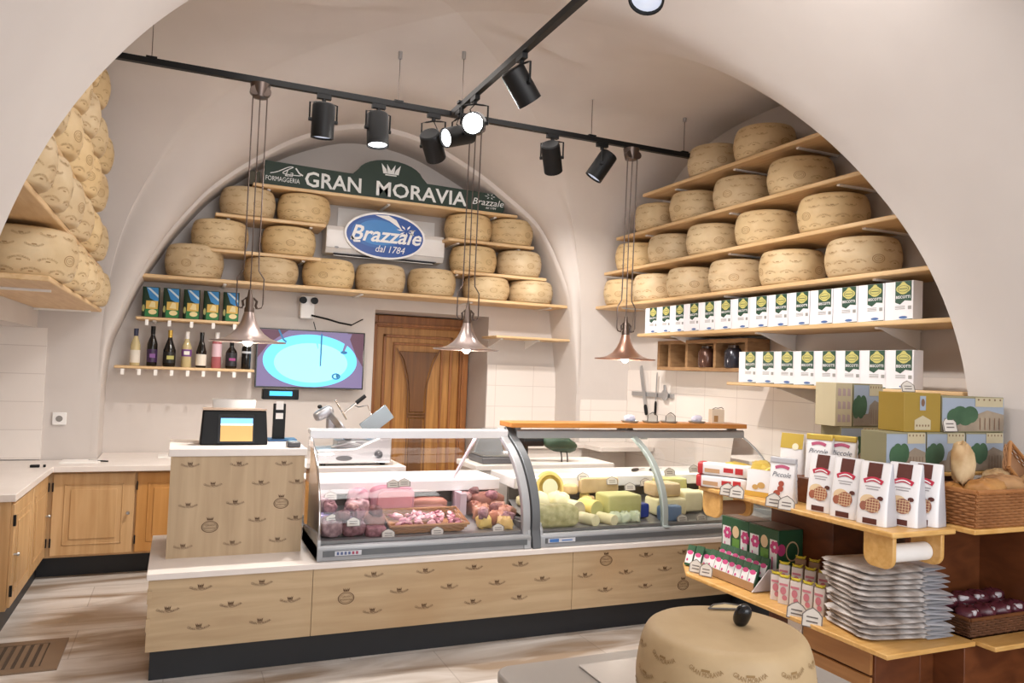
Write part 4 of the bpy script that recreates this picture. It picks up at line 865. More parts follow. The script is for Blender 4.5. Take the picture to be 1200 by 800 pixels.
for i in range(6):
    x = 2.56+(i % 3)*.07+(i//3)*.03; y = 4.18+(i//3)*.07
    onc('small white cling-wrapped fresh cheese piled at the front right of the glass joint', 'wrapped_cheese', 'cheese', x, y, (.034, .03, .03), mat('film_green_white', 'DDE6C8', .25), (.7, .7), rz=i, wob=.12, g='small wrapped fresh cheeses', seed=i, extra=0)
for i, (x, y, z, r, mt, l) in enumerate(((3.02, 4.30, 0, (.10, .08, .05), 'cream', 'wide pale cheese block, lower one, right half of the case'), (3.01, 4.33, .11, (.09, .07, .04), 'tan', 'pale cheese block stacked on a wide block, right half of the case'), (3.22, 4.35, 0, (.07, .08, .06), 'cream', 'white cheese wedge pack behind the wooden bracket'), (3.42, 4.38, 0, (.09, .08, .05), 'cream', 'cream cheese block near the right end of the case'), (3.18, 4.5, .085, (.11, .05, .04), 'green', 'flat yellow-green cheese at the back right'), (3.6, 4.45, 0, (.08, .08, .05), 'cream', 'last pale cheese at the right end of the case'))):
    onc(l, 'cheese_block', 'cheese', x, y, r, CH[mt], (.25, .25), wob=.01, extra=z, g=G)
onc('dark blue packet standing left of the glass joint', 'blue_packet', 'packet', 2.80, 4.26, (.04, .03, .04), mat('deep_blue_pack', '2C3F8E', .3), (.3, .3), wob=0, g=G)
onc('blue and green cheese packet right of the glass joint', 'blue_packet', 'packet', 2.96, 4.17, (.07, .03, .045), mat('blue_green_pack', '6C86A8', .3), (.3, .3), wob=.02, g=G)
onc('burgundy packet behind the dark blue packet', 'burgundy_packet', 'packet', 2.80, 4.38, (.03, .03, .05), mat('burg_pack', '7A4A4E', .4), (.3, .3), wob=0, g=G)
for i, (x, y, z, l) in enumerate(((2.50, 4.50, .835, 'above the yellow block at left'), (2.70, 4.46, .81, 'on the brown-edged block'), (2.83, 4.44, .77, 'left of the joint arch'), (2.94, 4.42, .80, 'right of the joint arch'), (3.14, 4.43, .865, 'dark-framed on the flat cheese'), (3.36, 4.45, .88, 'high at the right end'), (3.03, 4.12, .61, 'low at the front right of the joint'), (3.18, 4.12, .61, 'low at the front, second right of the joint'))):
    ptag(x, y, z, 'small house-shaped price tag, '+l, 'price tags in the cheese case', w=.085, h=.055)
for x in (3.03, 3.18):
    t = thing('cheese_knife', 'dark-handled cheese knife lying on the white service shelf, %s' % ('left one' if x < 3.1 else 'right one'), 'knife', (x, 4.70, .872), .5, 'knives on the service shelf')
    b = MB(); b.se((0, 0, 0), (.05, .012, .011), .7, .7, 16, 8); b.build('handle', mat('dark_brown_handle', '2E2420', .4), t); b = MB(); b.box(.04, -.009, -.001, .13, .009, .001); b.build('blade', STEEL, t)
# things on the top board
for i, (x, l) in enumerate(((2.86, 'leftmost, stuffed with white cards'), (3.03, 'second from left, holding an empty dark frame'), (3.18, 'third from left, holding a dark frame'), (3.42, 'fourth, beside the carton'))):
    t = thing('tasting_dish', 'small glass dish on the case board, '+l, 'dish', (x, 4.52, 1.2225), 0, 'small dishes on the case top board')
    b = MB(); b.lathe([(0, 0), (.05, 0), (.06, .008), (.062, .012), (.05, .006), (0, .006)], 20); b.build('dish', mat('grey_glass_dish', '9AA09E', .15), t)
    b = MB(); 
    if i in (0, 3): b.se((0, 0, .03), (.04, .03, .022), .8, .8, 14, 8, 0, None, .1, i); b.build('cards', mat('bluish_paper', 'D8D8EC', .5), t)
    else:
        pr = [(-.04, 0), (-.04, .04), (-.02, .055), (0, .065), (.02, .055), (.04, .04), (.04, 0)]; b.tube([(u, -.02, v+.008) for u, v in pr], .003, 6); b.build('tag_frame', mat('dark_frame', '5A544E', .4), t)
        b = MB(); b.prism([(-.037, .012), (.037, .012), (.037, .044), (0, .066), (-.037, .044)], -.018, -.016, lambda u, v, w: (u, w, v)); b.build('tag_card', mat('tag_paper', 'D6CFC6', .6), t)
bx = thing('small_carton', 'small beige printed carton standing at the right end of the case board', 'box', (3.60, 4.53, 1.2225), -.35)
b = MB(); b.box(-.045, -.04, 0, .045, .04, .10); b.build('carton', mat('carton_beige', 'CFC0AC', .6), bx, bevel=.002)
b = MB(); b.box(-.03, -.041, .01, .0, -.0405, .055); b.build('printed_arch', mat('carton_brown', 'A07C4E', .6), bx)
b = MB(); b.tube([(-.04, -.03, .10), (-.02, -.035, .112), (0, -.03, .108), (.03, -.02, .115), (.045, -.02, .104)], .003); b.build('string_bow', mat('dark_frame', '5A544E', .4), bx)

# slicer on its table behind the case
st = thing('service_table', 'narrow pale table behind the meat case carrying the slicer', 'table', (.78, 5.06, 0))
b = MB(); b.box(0, 0, .83, .66, .5, .875); b.build('table_top', WHITEM, st, bevel=.004)
b = MB(); b.box(.02, .04, 0, .62, .46, .83); b.build('cupboard', WHITEM, st)
sl = thing('meat_slicer', 'steel rotary meat slicer with tilted grey carriage plate', 'slicer', (.85, 5.12, .876))
b = MB(); b.prism([(0, .015), (.50, .015), (.50, .20), (.46, .205), (.38, .17), (.26, .115), (.02, .105), (0, .09)], 0, .26, lambda u, v, w: (u, w, v)); b.build('machine_base', mat('slicer_base', 'C8C6C8', .3, .5), sl, bevel=.01)
b = MB()
for x, y in ((.05, .04), (.45, .04), (.05, .22), (.45, .22)): b.cyl((x, y, 0), (x, y, .016), .018, .018, 10)
b.build('rubber_feet', BLACK, sl)
b = MB(); disc(b, (.18, .05), .055, .017, lambda u, v: (u, -.0015, v)); b.build('control_badge', mat('charcoal_plastic', '4A4A4E', .4), sl)
b = MB(); b.cyl((.41, 0, .075), (.41, -.02, .075), .028, .026, 20); b.cyl((.41, -.02, .075), (.41, -.025, .075), .016, .012, 16); b.build('thickness_knob', mat('knob_dark_grey', '5E5E62', .3, .5), sl)
b = MB(); M = Matrix.Translation((.16, .11, .26)) @ Matrix.Rotation(RAD(52), 4, 'Y'); b.lathe([(0, -.03), (.10, -.03), (.125, 0), (.125, .01), (0, .012)], 32, 0, M); b.build('blade_disc', STEEL, sl)
b = MB(); b.se((.05, .10, .34), (.07, .045, .035), .6, .6, 16, 10, 0, Matrix.Rotation(-.5, 4, 'Y')); b.se((.10, .10, .28), (.03, .03, .06), .6, .6); b.build('sharpener', mat('cast_alu', 'A8A8AC', .35, .7), sl, ang=70)
b = MB(); b.se((.02, .08, .385), (.016, .016, .014)); b.build('sharpener_knob', BLACK, sl)
b = MB(); M = Matrix.Translation((.40, .06, .30)) @ Matrix.Rotation(RAD(-38), 4, 'Y'); b.box(-.11, -.005, -.06, .11, .12, -.045, 0, M); b.box(-.11, -.006, -.06, .11, .0, .05, 0, M); b.build('carriage_plate', mat('slicer_plate', '8C979C', .3, .3), sl, bevel=.004)
b = MB(); b.tube([(.20, .08, .30), (.12, .08, .43)], .006); b.tube([(.19, .08, .35), (.245, .08, .40), (.28, .08, .385), (.34, .08, .40), (.37, .08, .33), (.30, .08, .22)], .004); b.tube([(.18, .06, .35), (.26, .05, .42)], .006); b.build('guide_rods', CHROME, sl)
b = MB(); b.cyl((.255, .05, .415), (.315, .045, .465), .014, .013, 12); b.build('handle', BLACK, sl)
b = MB(); b.box(.14, .05, .11, .40, .2, .16); b.tube([(.10, .04, .12), (.22, .03, .15), (.34, .03, .12)], .012, 8); b.build('product_table', STEEL, sl, bevel=.006)

# rear worktop with scale and cloth
rt = thing('rear_counter', 'white rear counter below the tiled wall behind the cheese case', 'counter', (2.74, 6.2, 0))
b = MB(); b.box(0, 0, .86, .70, .64, .90); b.box(.7, -.3, .86, 1.26, .18, .90); b.build('counter_top', WHITEM, rt, bevel=.004); b = MB(); b.box(.03, .03, 0, .69, .62, .86); b.build('cupboard', WHITEM, rt)
sc = thing('grey_weighing_scale', 'dark grey weighing scale on the rear counter seen through the glass', 'scale', (2.22, 5.35, .86)); 
b = MB(); b.box(-.17, -.15, 0, .17, .15, .05); b.build('scale_body', mat('scale_dark', '5E5E62', .4), sc, bevel=.01)
b = MB(); b.box(-.16, -.14, .055, .16, .14, .065); b.build('weighing_plate', STEEL, sc)
b = MB(); b.add([(-.14, .1, .06), (.10, .1, .06), (.04, .1, .24), (-.08, .1, .24), (-.14, .14, .06), (.10, .14, .06), (.04, .14, .24), (-.08, .14, .24)], [(0, 1, 2, 3), (7, 6, 5, 4), (0, 4, 5, 1), (1, 5, 6, 2), (2, 6, 7, 3), (3, 7, 4, 0)]); b.build('scale_hood', mat('scale_grey', '85878A', .4), sc)
tb = thing('prep_table', 'small white preparation table under the scale behind the cheese case', 'table', (1.98, 5.15, 0))
b = MB(); b.box(0, 0, .82, 1.15, .42, .86); b.build('table_top', WHITEM, tb, bevel=.004); b = MB(); b.box(.02, .02, 0, 1.12, .4, .82); b.build('cupboard', WHITEM, tb)
bk = simple('black_machine_arm', 'black rectangular machine arm left of the dark green cloth', 'appliance', MB().box(2.42, 5.28, .98, 2.58, 5.42, 1.04).box(2.42, 5.3, .861, 2.46, 5.40, .98), BLACK, bevel=.006)
gc = thing('green_cloth_bundle', 'dark green leafy bundle lying on a wire stand behind the cheese case', 'cloth', (2.72, 5.30, .861))
b = MB(); b.se((0, 0, .135), (.14, .07, .058), .8, .8, 24, 14, 0, Matrix.Rotation(.16, 4, 'Y'), .06, 5); b.build('bundle', rind_mat('bottle_green_cloth', '203A2A', '35553C'), gc, ang=70)
b = MB()
for x in (.0, .05): b.tube([(x, -.03, .09), (x+.01, -.03, .04), (x+.012, -.03, 0)], .005)
b.build('wire_stand', BLACK, gc)

# knives on a magnetic strip, right wall
kn = thing('knife_strip', 'steel magnetic knife strip on the tiled right wall', 'knife rack', (3.995, 5.95, 1.375))
b = MB(); b.box(-.012, -.33, -.02, .012, .33, .02); b.build('strip', STEEL, kn, bevel=.003)
def knife(y, z, L, w, ang, label, hl=.1):
    t = thing('kitchen_knife', label, 'knife', (3.975, y, z), 0, 'knives on the magnetic strip'); t.rotation_euler = (ang, 0, 0)
    b = MB(); b.prism([(-w/2, 0), (w/2, 0), (w/2, L*.85), (w*.2, L), (-w/2, L)], -.0015, .0015, lambda u, v, q: (q, u, v)); b.build('blade', STEEL, t)
    b = MB(); b.se((0, 0, -hl/2), (.012, w*.36, hl/2), .5, .6, 14, 10); b.build('handle', BLACK, t)
knife(6.03, 1.28, .37, .05, -.26, 'broad long knife leaning on the magnetic strip', .1)
knife(5.86, 1.32, .26, .018, .03, 'thin narrow knife hanging right of the broad knife', .13)
sh = thing('steel_scraper', 'rounded steel scraper at the right end of the knife strip', 'utensil', (3.975, 5.72, 1.38), 0)
b = MB(); b.cyl((0, 0, 0), (-.006, 0, 0), .05, .05, 20); b.build('disc', STEEL, sh); b = MB(); b.tube([(0, 0, .02), (0, .01, .09)], .012, 8); b.build('grip', STEEL, sh)

# ================================================================== TRACKS, SPOTLIGHTS, PENDANTS
TX = 1.63; TY = 4.95; TZ = 3.27
tk = thing('ceiling_track', 'long black lighting track crossing the vault from left to right', 'lighting track', (0, TY, TZ))
b = MB(); b.box(-.45, -.018, 0, 3.62, .018, .036); b.build('rail', BLACK, tk)
def rods(parent, pts, ox, oy):
    for x, y in pts:
        z = ceil_z(x, y)
        if (x-XC)**2+(y-YC)**2 < 3: z += .03
        b = MB(); b.tube([(x-ox, y-oy, .03), (x-ox, y-oy, z-TZ+.02)], .0022, 6); b.build('suspension_rod', DARKM, parent)
        b = MB(); b.cyl((x-ox, y-oy, z-TZ-.03), (x-ox, y-oy, z-TZ+.02), .014, .014, 10); b.build('ceiling_cup', STEEL, parent)
        b = MB(); b.box(x-ox-.03, y-oy-.022, .03, x-ox+.03, y-oy+.022, .045); b.build('clamp', BLACK, parent)
rods(tk, [(-.24, TY), (1.25, TY), (2.72, TY), (3.55, TY)], 0, TY)
tk2 = thing('ceiling_track', 'black lighting track running from the crossing towards the viewer', 'lighting track', (TX, 0, TZ))
b = MB(); b.box(-.018, 1.6, 0, .018, TY-.02, .036); b.build('rail', BLACK, tk2)
rods(tk2, [(TX, 4.75), (TX, 2.2)], TX, 0)
LENS = mat('lens_pale', 'D8DCE4', .2, emit='C8D0E0', es=.35); LENSB = mat('lens_bright', 'FFFFFF', emit=(1, 1, 1), es=40); LENSM = mat('lens_glow', 'FFFFFF', emit=(.95, .97, 1), es=2.5)
def spotlamp(x, y, aim, label, lens=LENS, r=.072, L=.22, hang=.17, z=TZ, power=0, ang=45, color=(1, .93, .86), yaxis=False):
    t = thing('track_spotlight', label, 'spotlight', (x, y, z), 0, 'black track spotlights')
    b = MB(); b.box(-.045 if not yaxis else -.016, -.016 if not yaxis else -.045, -.03, .045 if not yaxis else .016, .016 if not yaxis else .045, 0); b.cyl((0, 0, -.05), (0, 0, -.03), .014, .014, 10); b.build('track_adapter', BLACK, t)
    d = Vector(aim).normalized(); c = Vector((0, 0, -hang))
    side = d.cross(Vector((0, 0, 1)))
    side = side.normalized() if side.length > .1 else Vector((1, 0, 0))
    b = MB(); w = r+.014; pts = [c+side*w, c+side*w+Vector((0, 0, hang-.06)), Vector((0, 0, -.055))+side*w*.6, Vector((0, 0, -.05)), Vector((0, 0, -.055))-side*w*.6, c-side*w+Vector((0, 0, hang-.06)), c-side*w]; b.tube(pts, .006, 6); b.build('yoke', BLACK, t)
    b = MB(); b.tube([(0, 0, -.05), tuple(c*.5+side*.03), tuple(c-d*L*.45)], .004, 6); b.build('cable', BLACK, t)
    b = MB(); p0 = c-d*L*.5; M = Matrix.Translation(p0) @ d.to_track_quat('Z', 'Y').to_matrix().to_4x4()
    b.lathe([(r*.85, 0), (r*.97, .008), (r, .02), (r, L), (r*.9, L), (r*.88, L-.02), (0, L-.02)], 28, 0, M)
    b.cyl(c-side*(r+.02), c+side*(r+.02), .012, .012, 10); b.build('barrel', BLACK, t)
    b = MB(); b.lathe([(0, L-.012), (r*.86, L-.012)], 24, 0, M); b.build('lens', lens, t)
    if power:
        q = Vector((x, y, z))+c+d*(L*.5+.01); spot('track_lamp', q, q+d, power, ang, color, .7, .05)
spotlamp(.765, TY, (0, .12, -1), 'black spotlight on the left of the long track, nearest the left pendant', LENS, power=100, ang=120)
spotlamp(1.12, TY, (.02, -.1, -1), 'black spotlight on the long track just left of the crossing', LENSM, power=95, ang=120)
spotlamp(2.40, TY, (.42, .55, -.72), 'black upright spotlight on the long track, first right of the middle pendant', LENSM, r=.068, power=90, ang=85)
spotlamp(2.815, TY, (-.45, .25, -.8), 'tilted black spotlight on the long track beside the right pendant', LENS, r=.068, power=30, ang=100)
spotlamp(TX, 3.78, (.62, .12, -.74), 'large black spotlight on the near track, uppermost in view', LENSM, r=.07, L=.20, power=110, ang=105, yaxis=True)
spotlamp(TX, 4.50, (-.42, -.85, -.33), 'dazzling lit spotlight on the near track facing the viewer', LENSB, r=.07, L=.19, power=10, ang=70, color=(.95, .97, 1), yaxis=True)
spotlamp(TX-.0, 4.80, (-.92, -.25, -.35), 'black spotlight aimed left at the crossing of the tracks', LENSM, r=.066, L=.22, power=22, ang=75, yaxis=True)
spotlamp(1.50, TY+.0, (.45, .6, -.6), 'black spotlight hanging behind the one aimed left at the crossing', LENS, r=.07, L=.2, hang=.22)
spotlamp(TX, 2.52, (-.35, -.25, -.85), 'black spotlight cut by the top edge of the picture', LENS, r=.07, L=.22, yaxis=True)

SHD = mat('pewter_shade', '9A8C88', .28, .75); SHDC = mat('copper_shade', 'A98474', .28, .75); BULB = mat('lit_bulb', 'FFFFFF', emit=(1, .92, .8), es=14); CORD = mat('bronze_cord', '5F534E', .45, .6)
def pendant(x, label, sh, sc=1.0, z=1.66, tie=0):
    t = thing('rise_and_fall_pendant', label, 'pendant lamp', (x, TY, 0), 0, 'pulley pendant lamps over the counter')
    b = MB(); b.lathe([(.0, TZ-.005), (.062, TZ-.005), (.055, TZ-.05), (.045, TZ-.09), (0, TZ-.10)], 24); b.build('canopy', DARKM, t)
    for sx in (-1, 1):
        b = MB(); b.cyl((sx*.035, -.045, TZ-.06), (sx*.035, .0, TZ-.06), .028, .028, 18); b.build('pulley', DARKM, t)
        zz = z+.44
        b = MB(); b.tube([(sx*.042, -.02, TZ-.06), (sx*.042, 0, zz+.06), (sx*.045, 0, zz), (sx*.078, 0, zz-.05), (sx*.078, 0, z+.235), (sx*.07, 0, z+.212), (sx*.045, 0, z+.205)], .0045, 6); b.build('side_rod', CORD, t)
        b = MB(); b.tube([(sx*.045, 0, z+.205), (sx*.036, 0, z+.222), (sx*.042, 0, z+.25), (sx*.024, 0, z+.268), (sx*.01, 0, z+.25)], .008, 8); b.build('scroll_arm', DARKM, t)
    b = MB(); b.tube([(0, -.02, TZ-.08), (0, 0, z+1.0), (0, 0, z+.27)], .004, 6); b.build('centre_cable', CORD, t)
    b = MB(); b.lathe([(.010, z+.32), (.016, z+.28), (.024, z+.265), (.024, z+.215), (.03, z+.205), (.03, z+.18), (.0, z+.18)][::-1], 18); b.build('lamp_holder', DARKM, t)
    b = MB(); pr = [(.028, z+.19), (.034, z+.165), (.046, z+.125), (.066, z+.085), (.095, z+.05), (.135, z+.022), (.18, z+.008), (.228, z+.004), (.228, z)]
    b.lathe(pr+[(r-.004, q-.004) for r, q in reversed(pr)], 44, 0); o = b.build('lamp_shade', sh, t, ang=60)
    b = MB(); b.se((0, 0, z+.006), (.030, .030, .034)); b.build('bulb', BULB, t, ang=80)
    d = bpy.data.lights.new('pendant_light', 'POINT'); d.energy = 5; d.color = (1, .88, .72); d.shadow_soft_size = .04
    o = bpy.data.objects.new('pendant_light', d); COL.objects.link(o); o.location = (x, TY, z-.05)
pendant(.375, 'pewter pulley pendant lamp hanging before the television', SHD, 1, 1.665)
pendant(1.80, 'glassy grey pulley pendant lamp hanging before the wooden door', SHD, 1, 1.68)
pendant(3.07, 'coppery pulley pendant lamp hanging before the tiled corner at right', SHDC, 1, 1.665)

# ================================================================== WHITE BOXES ON THE RIGHT WALL
BXW = mat('box_white', 'ECEBF0', .5); BXS = mat('box_side', 'DCD9DC', .55); BG = mat('box_green', '2E5040', .45); BY = mat('box_yellow_green', 'C9C274', .5); BBL = mat('box_blue', '4C6EA8', .5); BGY = mat('box_grey', '9A9A98', .6)
def carton(h, w):
    b = MB(); b.box(0, 0, 0, .16, w, h); return b
proto = None
def boxrow(y_far, y_near, n, z, h, row):
    global proto
    dy = (y_far-y_near)/n
    for i in range(n):
        y = y_far-dy*(i+1)+.004; w = dy-.006; loc = (3.625, y, z)
        l = 'white biscuit box with green label on the %s box shelf, %s from the far end' % (row, ORD[i])
        if proto is None:
            t = thing('biscuit_box', l, 'box', loc, 0, 'white biscuit boxes on the right wall'); proto = t
            b = MB(); b.box(0, 0, 0, .075, w, h); b.build('carton', [BXW], t, bevel=.002)
            b = MB(); f = lambda u, v: (-.0015, w-u, v)     # u runs from the far edge to the near edge
            a0, a1 = w*.38, w*.95
            poly(b, [(a0, h*.46), (a0+.3*(a1-a0), h*.40), (a0+.6*(a1-a0), h*.50), (a1, h*.48), (a1, h*.995), (a0, h*.995)], f, 0)
            f2 = lambda u, v: (-.0025, w-u, v); m_ = (a0+a1)/2
            disc(b, (m_, h*.80), w*.20, w*.17, f2, 1, 20); disc(b, (m_-w*.15, h*.80), w*.10, w*.10, f2, 1, 14); disc(b, (m_+w*.15, h*.80), w*.10, w*.10, f2, 1, 14); disc(b, (m_, h*.84), w*.12, w*.17, f2, 1, 14)
            f3 = lambda u, v: (-.0033, w-u, v)
            disc(b, (m_, h*.80), w*.20, w*.10, f3, 0, 20, .9); stroke(b, [(m_-w*.15, h*.8), (m_+w*.15, h*.8)], .004, f3, 0)
            text(b, 'BISCOTTI', h*.10, lambda u, v: f3(m_+u, h*.555+v), 4, width=w*.5, bold=.02)
            for q in range(3): poly(b, [(a0, h*(.28+.035*q)), (a0+w*.35, h*(.28+.035*q)), (a0+w*.35, h*(.295+.035*q)), (a0, h*(.295+.035*q))], f, 3)
            poly(b, [(a1-w*.12, h*.27), (a1, h*.27), (a1, h*.36), (a1-w*.12, h*.36)], f, 3)
            disc(b, (m_, h*.07), w*.15, h*.035, f, 2, 18); poly(b, [(0, 0), (w, 0), (w, h*.03), (m_, h*.02)], f, 0)
            b.build('printed_label', [BG, BY, BBL, BGY, BXW], t)
        else: dup(proto, loc, 0, l)
boxrow(5.54, 2.93, 14, 1.905, .215, 'upper'); 
proto0 = proto
boxrow(4.32, 2.92, 8, 1.5255, .215, 'lower')

# old wooden crate frame under the upper box shelf
cr = thing('wooden_wall_rack', 'weathered wooden rack hung on the right wall under the upper box shelf', 'rack', (3.80, 4.45, 1.60))
b = MB(); b.box(0, 0, 0, .21, 1.15, .03); b.box(0, 0, .22, .21, 1.15, .25); b.box(.19, 0, .03, .21, 1.15, .22); b.build('frame_boards', CRATEW, cr, bevel=.003)
for y in (0, .36, .72, .96, 1.12):
    b = MB(); b.box(0, y, .03, .19, y+.03, .22); b.build('upright', CRATEW, cr, bevel=.003)
for i, (y, c) in enumerate(((.52, 'metal'), (.20, 'dark'))):
    t = thing('storage_jar', '%s round jar lying in the wooden wall rack' % ('dark' if i else 'shiny brown'), 'jar', (3.84, 4.45+y, 1.6305), 0)
    b = MB(); b.lathe([(0, 0), (.06, 0), (.068, .02), (.068, .12), (.05, .15), (0, .15)], 22); b.build('jar_body', mat('jar_'+c, '5A3E34' if i == 0 else '3A3A44', .2, .3), t)
    b = MB(); b.lathe([(0, .15), (.04, .15), (.04, .17), (0, .17)], 16); b.build('jar_lid', DARKM, t)

# ================================================================== PRODUCT STAND AT THE RIGHT
sd = thing('product_stand', 'dark chestnut product stand with oak drawers and shelves at the right', 'display stand', (0, 0, 0))
b = MB(); b.box(2.66, 2.30, .0, 2.92, 2.68, .50); b.box(2.92, 2.30, 0, 3.44, 2.7, .50); b.box(2.92, 2.70, 0, 3.40, 3.2, .50); b.box(2.92, 2.78, .50, 3.48, 3.20, .96); b.box(3.0, 2.16, .0, 3.44, 2.30, .50); b.build('carcass', STANDW, sd, bevel=.003)
b = MB(); b.box(2.645, 2.31, .36, 2.66, 2.68, .475); b.build('drawer_front', STANDL, sd, bevel=.003)
b = MB(); b.box(2.645, 2.31, .10, 2.66, 2.68, .35); b.build('drawer_front', STANDL, sd, bevel=.003)
b = MB(); b.prism([(2.50, 3.36), (2.52, 2.125), (3.02, 2.125), (3.02, 2.58), (3.1, 3.6), (2.62, 3.55)], .50, .52, lambda u, v, w: (u, v, w)); b.build('lower_tray', PINE, sd, bevel=.004)
b = MB(); b.box(2.51, 2.10, .965, 2.86, 3.29, .987); b.build('upper_shelf', PINE, sd, bevel=.006)
b = MB(); b.box(3.03, 2.05, .50, 3.44, 2.155, .52); b.build('front_ledge', PINE, sd, bevel=.004)
b = MB(); b.box(2.87, 2.03, .975, 3.44, 2.16, .995); b.build('front_ledge', PINE, sd, bevel=.004)
b = MB(); b.box(2.87, 2.16, .965, 3.44, 2.80, .987); b.build('basket_shelf', PINE, sd, bevel=.004)
b = MB(); b.box(2.87, 2.805, .965, 3.40, 3.25, .985); b.build('back_shelf', STANDW, sd, bevel=.003)
b = MB(); b.box(2.74, 2.285, 1.165, 3.44, 2.50, 1.18); b.build('box_ledge', PINE, sd, bevel=.003)
b = MB(); b.box(2.90, 2.46, .987, 3.44, 2.50, 1.165); b.build('ledge_support', STANDW, sd)
b = MB(); b.box(3.455, 1.55, 0, 3.487, 2.42, .96); b.build('side_board', STANDW, sd)
b = MB(); b.box(2.99, 2.42, .50, 3.487, 2.44, .96); b.build('rear_panel', STANDW, sd)
b = MB(); b.box(2.67, 2.71, 0, 2.90, 2.80, .50); b.build('white_side', WHITEM, sd)
def roundboard(x, y0, y1, z0, z1, r=.045):
    pts = []
    for cx, cz, a0 in ((y1-r, z1-.002, 0), (y0+r, z1-.002, 0)): pass
    pts = [(y1, z1), (y0, z1)]+[(y0+r-r*cos(a), z0+r-r*sin(a)) for a in [pi/2*k/6 for k in range(7)]]+[(y1-r+r*sin(a), z0+r-r*cos(a)) for a in [pi/2*k/6 for k in range(7)]]
    b = MB(); b.prism(pts, x, x+.02, lambda u, v, w: (w, u, v)); b.build('roll_bracket', PINE, sd, bevel=.004)
for x in (2.535, 2.80): roundboard(x, 2.12, 2.26, .835, .964)
for x in (2.525, 2.72): roundboard(x, 3.13, 3.27, .84, .964)
for y, l, mt in ((2.19, 'white paper roll held under the near end of the upper shelf', PAPER), (3.20, 'brown paper roll held under the far end of the upper shelf', mat('kraft_paper', 'A98468', .6))):
    b = MB(); b.cyl((2.556 if y < 3 else 2.546, y, .885), (2.798 if y < 3 else 2.718, y, .885), .036, .036, 20); simple('paper_roll', l, 'paper roll', b, mt)

# ------------------------------------------------------------------ goods on the stand
BAGW = mat('bag_white', 'EFEDEE', .4); BAGS = mat('bag_silver', 'C2C2C8', .35); CHOC = mat('choc_brown', '5A2E26', .5); REDL = mat('label_red', 'C0304A', .5); WAF = rind_mat('waffle_print', '8A4A3A', 'B87A60'); CRM = mat('print_cream', 'E4C8A0', .5); PINKC = mat('print_pink', 'D04A86', .5)
def bag_mesh(w, d, h, top=.12, side=0):
    b = MB()
    def g(i, j):
        a = 2*pi*i; k = (1-j**1.6*(1-top)); e = .35
        return (w/2*math.copysign(abs(cos(a))**e, cos(a))*(1-.03*sin(pi*j)), d/2*k*math.copysign(abs(sin(a))**e, sin(a)), h*j)
    b.grid(g, 32, 12)
    for q, fc in enumerate(b.f):
        if min(abs(b.v[i_][0]) for i_ in fc) > w*.47: b.m[q] = side
    b.box(-w*.47, -d*.02-.001, h*.97, w*.47, d*.02+.001, h*1.01)
    front = lambda o=.0: (lambda u, v: (u, -d/2*(1-max(0, min(1, v/h))**1.6*(1-top))-.0012-o, v))
    return b, front
def strips(b, x0, z0, x1, z1, f, mi, n=4):
    for k in range(n):
        a = z0+(z1-z0)*k/n; c = z0+(z1-z0)*(k+1)/n; poly(b, [(x0, a), (x1, a), (x1, c), (x0, c)], f, mi)
def waffle_bag(loc, rz, label):
    w, d, h = .133, .098, .245
    t = thing('waffle_bag', label, 'biscuit bag', loc, rz, 'white waffle bags on the upper shelf')
    b, F = bag_mesh(w, d, h, .12, 1); b.build('pouch', [BAGW, BAGS], t, ang=60)
    b = MB(); strips(b, -.030, .185, .030, .243, F(), 0); b.build('brown_panel', CHOC, t); b = MB(); strips(b, -.03, .004, .03, .026, F(), 0, 2); b.build('brown_foot_label', CHOC, t)
    b = MB()
    n = 8; pts = [(-.04+.08*k/n, .168+.012*sin(pi*k/n)) for k in range(n+1)]; stroke(b, pts, .018, F(.001))
    b.build('red_band', REDL, t)
    b = MB(); stroke(b, [(-.03+.06*k/n, .169+.010*sin(pi*k/n)) for k in range(n+1)], .005, F(.002)); strips(b, -.032, .148, .032, .152, F(), 1, 1); strips(b, -.026, .138, .026, .142, F(), 1, 1); b.build('small_print', [BAGW, mat('print_grey', 'A8A4A6', .6)], t)
    b = MB(); disc(b, (-.012, .092), .034, .026, F(.0008), 1, 20); disc(b, (.008, .078), .034, .030, F(.0016), 0, 26); disc(b, (-.03, .072), .016, .018, F(.0012), 0, 16); disc(b, (.038, .108), .013, .009, F(.0018), 2, 8)
    for q in range(-2, 3):
        stroke(b, [(.008-.028, .078+q*.011), (.008+.028, .078+q*.011)], .0022, F(.0022), 1); stroke(b, [(.008+q*.012, .052), (.008+q*.012, .104)], .0022, F(.0022), 1)
    b.build('waffle_picture', [WAF, CRM, CHOC], t)
    return t
w0 = waffle_bag((2.60, 2.255, .9885), RAD(-80), 'white waffle bag at the near front corner of the upper shelf')
dup(w0, (2.602, 2.395, .9885), RAD(-80), 'white waffle bag, second from the near corner of the upper shelf')
dup(w0, (2.608, 2.535, .9885), RAD(-79), 'white waffle bag, third from the near corner of the upper shelf')
dup(w0, (2.712, 2.21, .9885), RAD(-78), 'white waffle bag in the second row behind the near corner one')
dup(w0, (2.812, 2.20, .9885), RAD(-76), 'white waffle bag at the far right end with its silver side showing')
